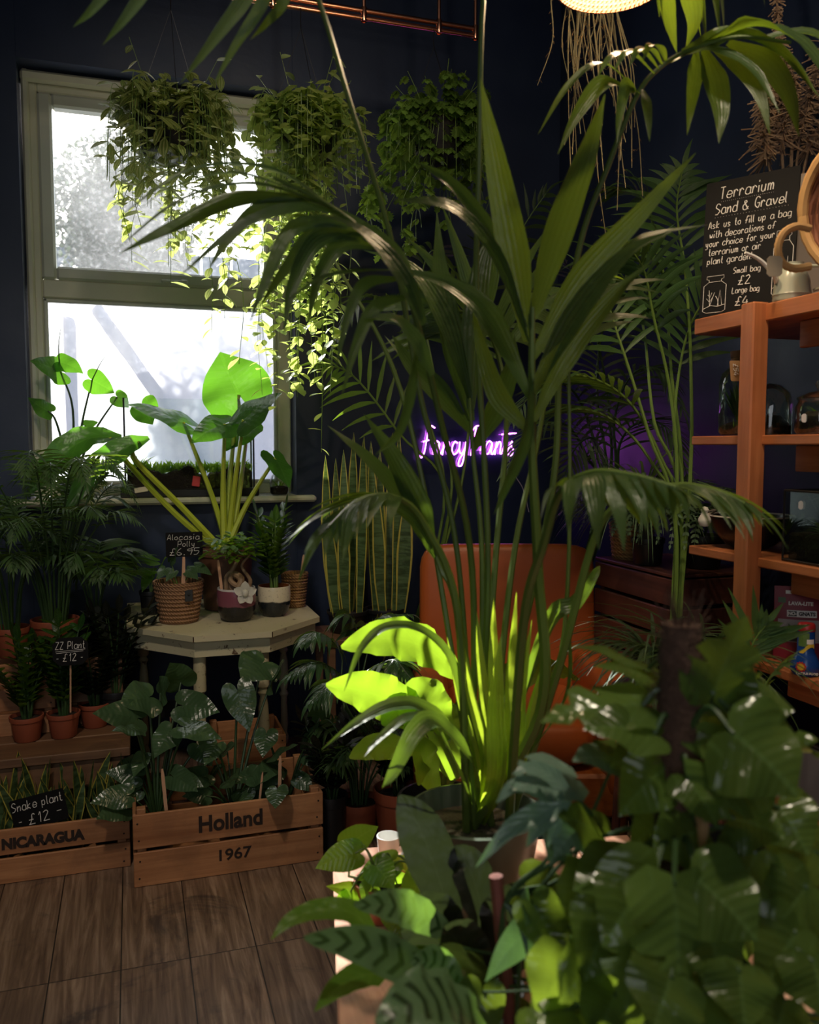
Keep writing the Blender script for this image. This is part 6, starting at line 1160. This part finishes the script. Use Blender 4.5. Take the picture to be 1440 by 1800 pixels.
o = board(None, PX(1414, 735, X2 - .062), .014, .022, _r, V(0, 0, 1), plain('white_label', (.75, .73, .70), .6), .001, .004, 'price_label'); tag(o, 'small white label hanging on the lidded jar', 'label')
# third shelf: black bowl, white gourd, framed terrarium
M_bb = plain('black_glazed_bowl', (.010, .010, .012), .3); c = PX(1318, 975, XS + .14); c.z = SZ[2]; t = thing('black_bowl', 'wide black bowl with a pale rim behind the post on the third shelf', 'bowl', c)
m = MB(); m.lathe(c, [(0, .001), (.05, .001), (.07, .012), (.105, .05), (.122, .095), (.118, .096), (.10, .05), (0, .015)], 36); m.build('bowl_body', M_bb, t); m = MB(); m.lathe(c, [(.1225, .0945), (.1215, .098), (.117, .098), (.1165, .094)], 36); m.build('rim', plain('cream_rim', srgb(200, 186, 168), .4), t)
gq = PX(1239, 908, XS - .0); t = thing('gourd_ornament', 'white speckled pear shaped ornament hanging on a twig by the bowl', 'ornament', gq); m = MB(); m.lathe(gq - V(0, 0, .03), [(0, 0), (.012, .002), (.0185, .014), (.018, .024), (.011, .036), (.009, .042), (.012, .049), (.008, .057), (0, .06)], 16); m.build('body', M_bisq, t)
m = MB(); m.tube(smooth([gq + V(0, 0, .012), gq + V(.02, -.02, .02), c + V(-.10, .05, .098)], 5), .003, 6); m.build('twig', M_bark, t)
c = PX(1455, 985, XS + .10); c.z = SZ[2]; t = thing('framed_terrarium', 'black framed glass box terrarium at the right border of the third shelf', 'terrarium', c)
bw_, bh_ = .15, .185
m = MB()
for a in (-1, 1):
    for b_ in (-1, 1): m.tube([c + V(a * bw_ / 2, b_ * bw_ / 2, .001), c + V(a * bw_ / 2, b_ * bw_ / 2, bh_)], .003, 6)
for z in (.004, bh_):
    for p, q in (((-1, -1), (1, -1)), ((1, -1), (1, 1)), ((1, 1), (-1, 1)), ((-1, 1), (-1, -1))): m.tube([c + V(p[0] * bw_ / 2, p[1] * bw_ / 2, z), c + V(q[0] * bw_ / 2, q[1] * bw_ / 2, z)], .003, 6)
m.build('frame', M_blk, t); m = MB(); m.box(c + V(0, 0, bh_ / 2 + .002), (bw_ - .004, bw_ - .004, bh_ - .008)); m.build('glass', M_gl2, t, sm=False); m = MB(); m.box(c + V(0, 0, .04), (bw_ - .014, bw_ - .014, .07), bev=.006); m.build('soil', M_soil, t); grassy(t, c + V(0, 0, .07), .07, 60, .008, 1.2, L_fern)
o = board(None, PX(1408, 888, XS + .022), .012, .022, _r, V(0, 0, 1), plain('white_label', (.75, .73, .70), .6), .001, .004, 'price_label'); tag(o, 'small white label hanging on the framed glass terrarium', 'label')
# fourth shelf: pouch and bottle
q = PX(1412, 1178, XS + .13); c = V(q.x, q.y, SZ[3]); t = thing('substrate_pouch', 'dark red stand up pouch of houseplant grit on the fourth shelf', 'pouch', c)
px_ = (_r * .96 + V(0, -.28, 0)).normalized(); pn = V(0, 0, 1).cross(px_).normalized(); pn = pn if pn.dot(CAMF) > 0 else -pn; Wp, Hp = .155, .20
def pp_(u, v, k=.0): return c + px_ * (Wp * (u - .5)) + V(0, 0, Hp * v + .001) + pn * (.030 * (1 - v) ** .7 * math.sin(math.pi * min(1, max(0, .08 + .84 * u))) + k) - pn * .01 * v
M_red = plain('dark_red_film', srgb(128, 26, 46), .5, var=.1); m = MB()
m.grid([[pp_(i / 10, j / 10) for i in range(11)] for j in range(11)]); m.grid([[pp_(i / 10, j / 10) - pn * .045 * (1 - j / 10) ** .7 * math.sin(math.pi * (.08 + .084 * i)) - pn * .002 for i in range(11)] for j in range(11)]); m.build('pouch_body', M_red, t)
def patch(u0, u1, v0, v1, k, mat, name): m = MB(); m.grid([[pp_(u0 + (u1 - u0) * i / 6, v0 + (v1 - v0) * j / 6, k) for i in range(7)] for j in range(7)]); return m.build(name, mat, t)
M_wht = plain('white_print', (.80, .78, .76), .5, var=.03); M_blp = plain('black_print', (.02, .02, .02), .5)
patch(.06, .94, .26, .56, .0008, plain('grey_print', srgb(170, 160, 158), .5), 'picture_panel'); patch(.20, .68, .595, .685, .0010, M_wht, 'name_panel'); patch(.215, .355, .605, .675, .0014, M_blp, 'name_panel'); patch(.18, .30, .90, .945, .001, M_wht, 'price_sticker'); patch(.06, .18, .78, .85, .001, plain('green_print', srgb(70, 100, 60), .5), 'leaf_logo')
m = MB()
for k in range(9): leaf(m, pp_(.30, .36, .002), px_ * U(-.6, .6) + V(0, 0, 1) + pn * .02, pn, U(.022, .036), .008, p_lance, 0, .05, 4)
m.build('plant_picture', plain('green_print_leaf', srgb(96, 118, 84), .5), t); patch(.22, .40, .27, .37, .0012, plain('dark_print_pot', srgb(60, 56, 58), .5), 'pot_picture')
rx = math.atan2(px_.y, px_.x)
text(t, 'LAVA-LITE', pp_(.42, .775, .0016), .0135, M_wht, (R(90), 0, rx), bold=.0006); text(t, 'GNATS', pp_(.52, .64, .0022), .0135, M_blp, (R(90), 0, rx), bold=.0006, sx=.95); text(t, 'NO-', pp_(.285, .64, .0022), .0125, M_wht, (R(90), 0, rx), bold=.0006, sx=.9)
q = PX(1414, 1212, XS + .03); c = V(q.x, q.y, SZ[3]); t = thing('plant_food_bottle', 'blue bulb shaped bottle of cactus food with a red cap on the fourth shelf', 'bottle', c); M_blue = plain('blue_plastic', srgb(24, 62, 132), .25, var=.05)
m = MB(); m.lathe(c, [(0, .001), (.030, .001), (.036, .012), (.036, .028), (.026, .05), (.021, .06), (.021, .118), (0, .119)], 28); m.build('bottle_body', M_blue, t); m = MB(); m.lathe(c, [(.0215, .113), (.022, .116), (.021, .128), (.018, .132), (0, .132)], 20); m.build('cap', plain('red_cap', srgb(150, 34, 38), .35), t)
def bottlep(a, z, r): return c + (pn * math.cos(a) + px_ * math.sin(a)) * r + V(0, 0, z)
m = MB(); m.grid([[bottlep(-1.1 + .16 * i, z, .0216) for i in range(9)] for z in (.075, .110)]); m.build('cactus_label', leafmat('cactus_print', srgb(90, 120, 60), (.1, .1, .05), .5, .02, 'blotch', srgb(186, 180, 120)), t)
m = MB(); m.grid([[bottlep(-.9 + .16 * i, z + .012 * math.sin((i - 4) * .35), .0222) for i in range(12)] for z in (.062, .073)]); m.build('yellow_band', plain('yellow_print', srgb(222, 190, 60), .4), t); m = MB(); m.grid([[bottlep(-.1 + .14 * i, z, .0225) for i in range(7)] for z in (.082, .094)]); m.build('price_sticker', M_wht, t)
m = MB(); ctr = bottlep(-.45, .026, .0372); nn_ = (pn * math.cos(-.45) + px_ * math.sin(-.45)); sd_ = V(0, 0, 1).cross(nn_); pl = [ctr + (sd_ * math.cos(a * .2618) + V(0, 0, 1) * math.sin(a * .2618)) * (.0145 if a % 2 else .011) for a in range(24)]; m.add(pl, [tuple(range(24))]); m.build('sun_badge', plain('red_print', srgb(190, 50, 40), .4), t, sm=False)
m = MB(); pl = [ctr + nn_ * .0008 + (sd_ * math.cos(a * .2618) + V(0, 0, 1) * math.sin(a * .2618)) * .0085 for a in range(24)]; m.add(pl, [tuple(range(24))]); m.build('badge_centre', plain('yellow_badge', srgb(214, 176, 60), .4), t, sm=False)
text(t, 'CACTUS FOOD', bottlep(-.05, .010, .0375), .0075, M_wht, (R(90), 0, rx), bold=.0002)
o = board(None, PX(1322, 1100, XS + .06), .05, .016, _r, V(0, 0, 1), plain('pale_card', srgb(190, 180, 150), .7), .002, .002, 'shelf_ticket'); tag(o, 'pale ticket half hidden by leaves beside the post', 'ticket')
# fifth shelf and floor: grey box, dark boxes, orange bag
q = PX(1406, 1420, XS + .03); c = V(q.x + .10, q.y - .02, SZ[4]); t = thing('gift_box', 'grey and black box lettered Garden on the fifth shelf', 'box', c); m = MB(); m.box(c + V(0, 0, .09), (.17, .15, .178), bev=.003); m.build('box_body', plain('grey_card', srgb(120, 118, 124), .5), t); m = MB(); m.box(c + V(0, 0, .184), (.176, .156, .008), bev=.002); m.build('lid', M_blk, t); m = MB(); m.box(c + V(-.0, -.0755, .09), (.17, .002, .17), bev=.0005); m.build('front_panel', M_blk, t)
text(t, 'Garden', c + V(-.045, -.0772, .03), .026, plain('pale_print', srgb(170, 170, 165), .5), (R(90), 0, 0))
q = PX(1322, 1480, XS + .05); c = V(q.x, q.y, SZ[5]); t = thing('potting_bag', 'orange bag with a black top low on the shelving', 'bag', c); m = MB(); hb = max(.12, PX(1322, 1456, XS + .05).z - SZ[5]); m.box(c + V(.05, -.03, hb / 2), (.13, .16, hb), bev=.02); m.build('bag_body', plain('orange_film', srgb(190, 112, 50), .45, var=.2), t); m = MB(); m.box(c + V(.06, -.06, hb + .016), (.16, .24, .03), bev=.008); m.build('bag_top', M_blk, t)
m = MB(); m.box(PX(1349, 1463, XS + .03), (.024, .003, .014), bev=.001); m.build('price_sticker', M_wht, t)
# small palm in front of the shelf post
t = potted('parlour_palm', 'young palm in front of the shelf post with stiff pointed leaflets', V(P(1290, 1200, 1.92).x, P(1290, 1200, 1.92).y, .001), .08, .06, .5, M_blackpot, cat='palm'); b = V(P(1290, 1200, 1.92).x, P(1290, 1200, 1.92).y, .46)
frond([b, P(1300, 1300, 1.9), P(1312, 1180, 1.9), P(1325, 1130, 1.9), P(1345, 1100, 1.9)], .15, .020, .55, 6, (.004, .002), up_c, .2, .9, .05, parent=t, mats=(L_palm, M_stem), n=6); frond([b, P(1310, 1320, 1.9), P(1330, 1240, 1.88), P(1355, 1190, 1.86), P(1385, 1160, 1.84)], .12, .018, .5, 6, (.004, .002), (0, 0, 1), .5, .8, .05, parent=t, mats=(L_palm, M_stem), n=6)

# ---------------------------------------------------------------- lamp, hanging roots, neon
lc = P(1075, -26, 1.95); LP = thing('pendant_lamp', 'woven lattice pendant shade glowing warm at the top of the room', 'lamp', lc); RL = .124
M_rim = wovenmat('lamp_rope', srgb(150, 84, 58), srgb(220, 150, 110), band=9, strand=420); M_lat = leafmat('lamp_cane', srgb(196, 178, 120), (.55, .46, .26), .5, .35, None, var=.1)
m = MB(); nR = 72
for j in range(3): m.tube([lc + V(math.cos(6.2832 * k / nR) * (RL - .004 * j), math.sin(6.2832 * k / nR) * (RL - .004 * j), .004 + .009 * j) for k in range(nR + 1)], [.0056 + .0006 * (k % 2) for k in range(nR + 1)], 7, cap=False)
m.build('rim', M_rim, LP); m = MB()
def dome(a, f): return lc + V(math.cos(a) * RL * math.cos(f * 1.25), math.sin(a) * RL * math.cos(f * 1.25), .026 + .16 * math.sin(f * 1.25))
for s in (-1, 1):
    for k in range(30): m.tube([dome(6.2832 * k / 30 + s * f * 1.6, f) for f in [i / 12 for i in range(13)]], .0026, 5)
m.build('lattice', M_lat, LP); m = MB(); m.tube([lc + V(0, 0, .18), V(lc.x, lc.y, ZC - .001)], .003, 6); m.build('cable', M_blk, LP)
m = MB(); m.lathe(lc + V(0, 0, .10), [(0, -.03), (.02, -.024), (.03, 0), (.026, .022), (.012, .045), (0, .046)], 18); m.build('bulb', plain('warm_bulb', (1, .8, .5), .4, emit=(1.0, .70, .38), es=14), LP)
lamp('pendant_lamp_light', 'POINT', lc + V(0, 0, .05), 11, (1.0, .74, .45), shadow_soft_size=.03)
hr = P(1030, -60, 2.45); t = thing('hanging_roots', 'bundle of long dry straggling strands hanging behind the pendant lamp', 'hanging plant', V(hr.x, hr.y, ZC - .002)); m = MB(); m.lathe(hr - V(0, 0, .0), [(0, .0), (.07, .0), (.10, .07), (.10, .10), (.09, .10), (0, .08)], 20); m.build('pot', M_blackpot, t); m = MB(); m.tube([hr + V(0, 0, .09), V(hr.x, hr.y, ZC - .001)], .002, 5); m.build('cord', M_blk, t)
mt, mf = MB(), MB()
for ex, ey in [(945, 150), (1100, 250), (1085, 370), (1065, 350), (1130, 345), (1010, 180), (1030, 240), (1005, 160), (1075, 480), (1100, 330), (1040, 120), (1060, 90)] + [(U(985, 1130), U(90, 330)) for _ in range(22)]:
    e = P(ex, ey, 2.45 + U(-.06, .06)); s = hr + V((e.x - hr.x) * .45, U(-.05, .05), .02); w1, w2 = U(-.03, .03), U(-.04, .04)
    sp = smooth([s, s.lerp(e, .3) + V(w1, 0, 0), s.lerp(e, .65) + V(w2, 0, 0), e], 8); mt.tube(sp, (.0028, .001), 4)
    for k in range(26): i = int(U(0, len(sp) - 1)); leaf(mf, sp[i], azim(U(0, 6.28)) + V(0, 0, U(-1.2, .3)), (0, 0, 1), U(.008, .022), .003, p_lance, .5, .1, 2)
mt.build('strands', plain('grey_brown_strand', srgb(112, 104, 78), .8, var=.3, nscale=40), t); mf.build('wisps', L_dry, t)
# neon sign
NS = [[(.95, 1.95), (.55, 2.1), (.35, 1.75), (.25, 1.0), (.15, .2), (-.1, -.2), (-.4, 0)], [(-.05, .95), (.35, 1.05), (.75, 1.1)], [(1.55, .85), (1.2, 1.0), (.9, .6), (1.0, .1), (1.3, .15), (1.55, .85), (1.52, .2), (1.7, .05), (1.92, .45)], [(1.92, .0), (1.98, .95), (1.98, .5), (2.25, .95), (2.48, .8), (2.48, .15), (2.65, .1), (2.8, .4)], [(3.3, .85), (3.0, .95), (2.8, .5), (3.0, .05), (3.3, .15), (3.5, .45)],
 [(3.5, .95), (3.55, .3), (3.8, .1), (4.05, .5), (4.12, .95), (4.08, .0), (3.9, -.75), (3.58, -.75), (3.7, -.2), (4.3, .35)], [(4.7, -.05), (4.85, 1.0), (5.0, 2.0)], [(4.55, 1.7), (5.0, 2.1), (5.45, 2.05), (5.65, 1.65), (5.4, 1.15), (4.95, 1.0)], [(5.6, .3), (5.95, 1.2), (6.0, 1.95), (5.82, 1.9), (5.78, 1.0), (5.85, .15), (6.05, .1)],
 [(6.75, .85), (6.4, 1.0), (6.1, .6), (6.2, .1), (6.5, .15), (6.75, .85), (6.72, .2), (6.9, .05), (7.1, .45)], [(7.12, 0), (7.18, .95), (7.18, .5), (7.42, .95), (7.62, .8), (7.62, .15), (7.8, .1), (7.95, .5)], [(8.1, 1.95), (8.0, 1.0), (8.0, .25), (8.2, .05), (8.4, .4)], [(7.6, 1.5), (8.2, 1.55), (9.1, 1.6)], [(8.4, .4), (8.75, 1.0), (8.7, .65), (8.95, .35), (8.8, -.05), (8.45, .05)]]
n0, n1 = PY(730, 802, YW - .02), PY(902, 797, YW - .02); nu = (n1.x - n0.x) / 9.3; nz = (n0.z + n1.z) / 2
NE = thing('neon_sign', 'violet neon script sign reading Fancy Plants on the navy wall', 'sign', ((n0.x + n1.x) / 2, YW - .02, nz))
M_neon = plain('violet_neon', (.8, .3, .9), .4, emit=(.72, .15, 1.0), es=8.0)
m = MB()
for st in NS: m.tube(smooth([V(n0.x + .035 + x * nu * .96 + y * nu * .12, YW - .028, nz + y * nu * 1.2) for x, y in st], 5), .0036, 6)
m.build('tube', M_neon, NE)
board(NE, V((n0.x + n1.x) / 2, YW - .012, nz + .017), n1.x - n0.x + .03, nu * 3.9, V(1, 0, 0), V(0, 0, 1), glassmat('acrylic', (.96, .95, .98)), .004, .03, 'acrylic_backing')
m = MB(); m.tube(smooth([V(n1.x - .02, YW - .008, nz - .02), PY(905, 835, YW - .008), PY(920, 860, YW - .008), PY(930, 900, YW - .008)], 5), .002, 5); m.build('cable', plain('pale_cable', (.6, .58, .62), .5), NE)
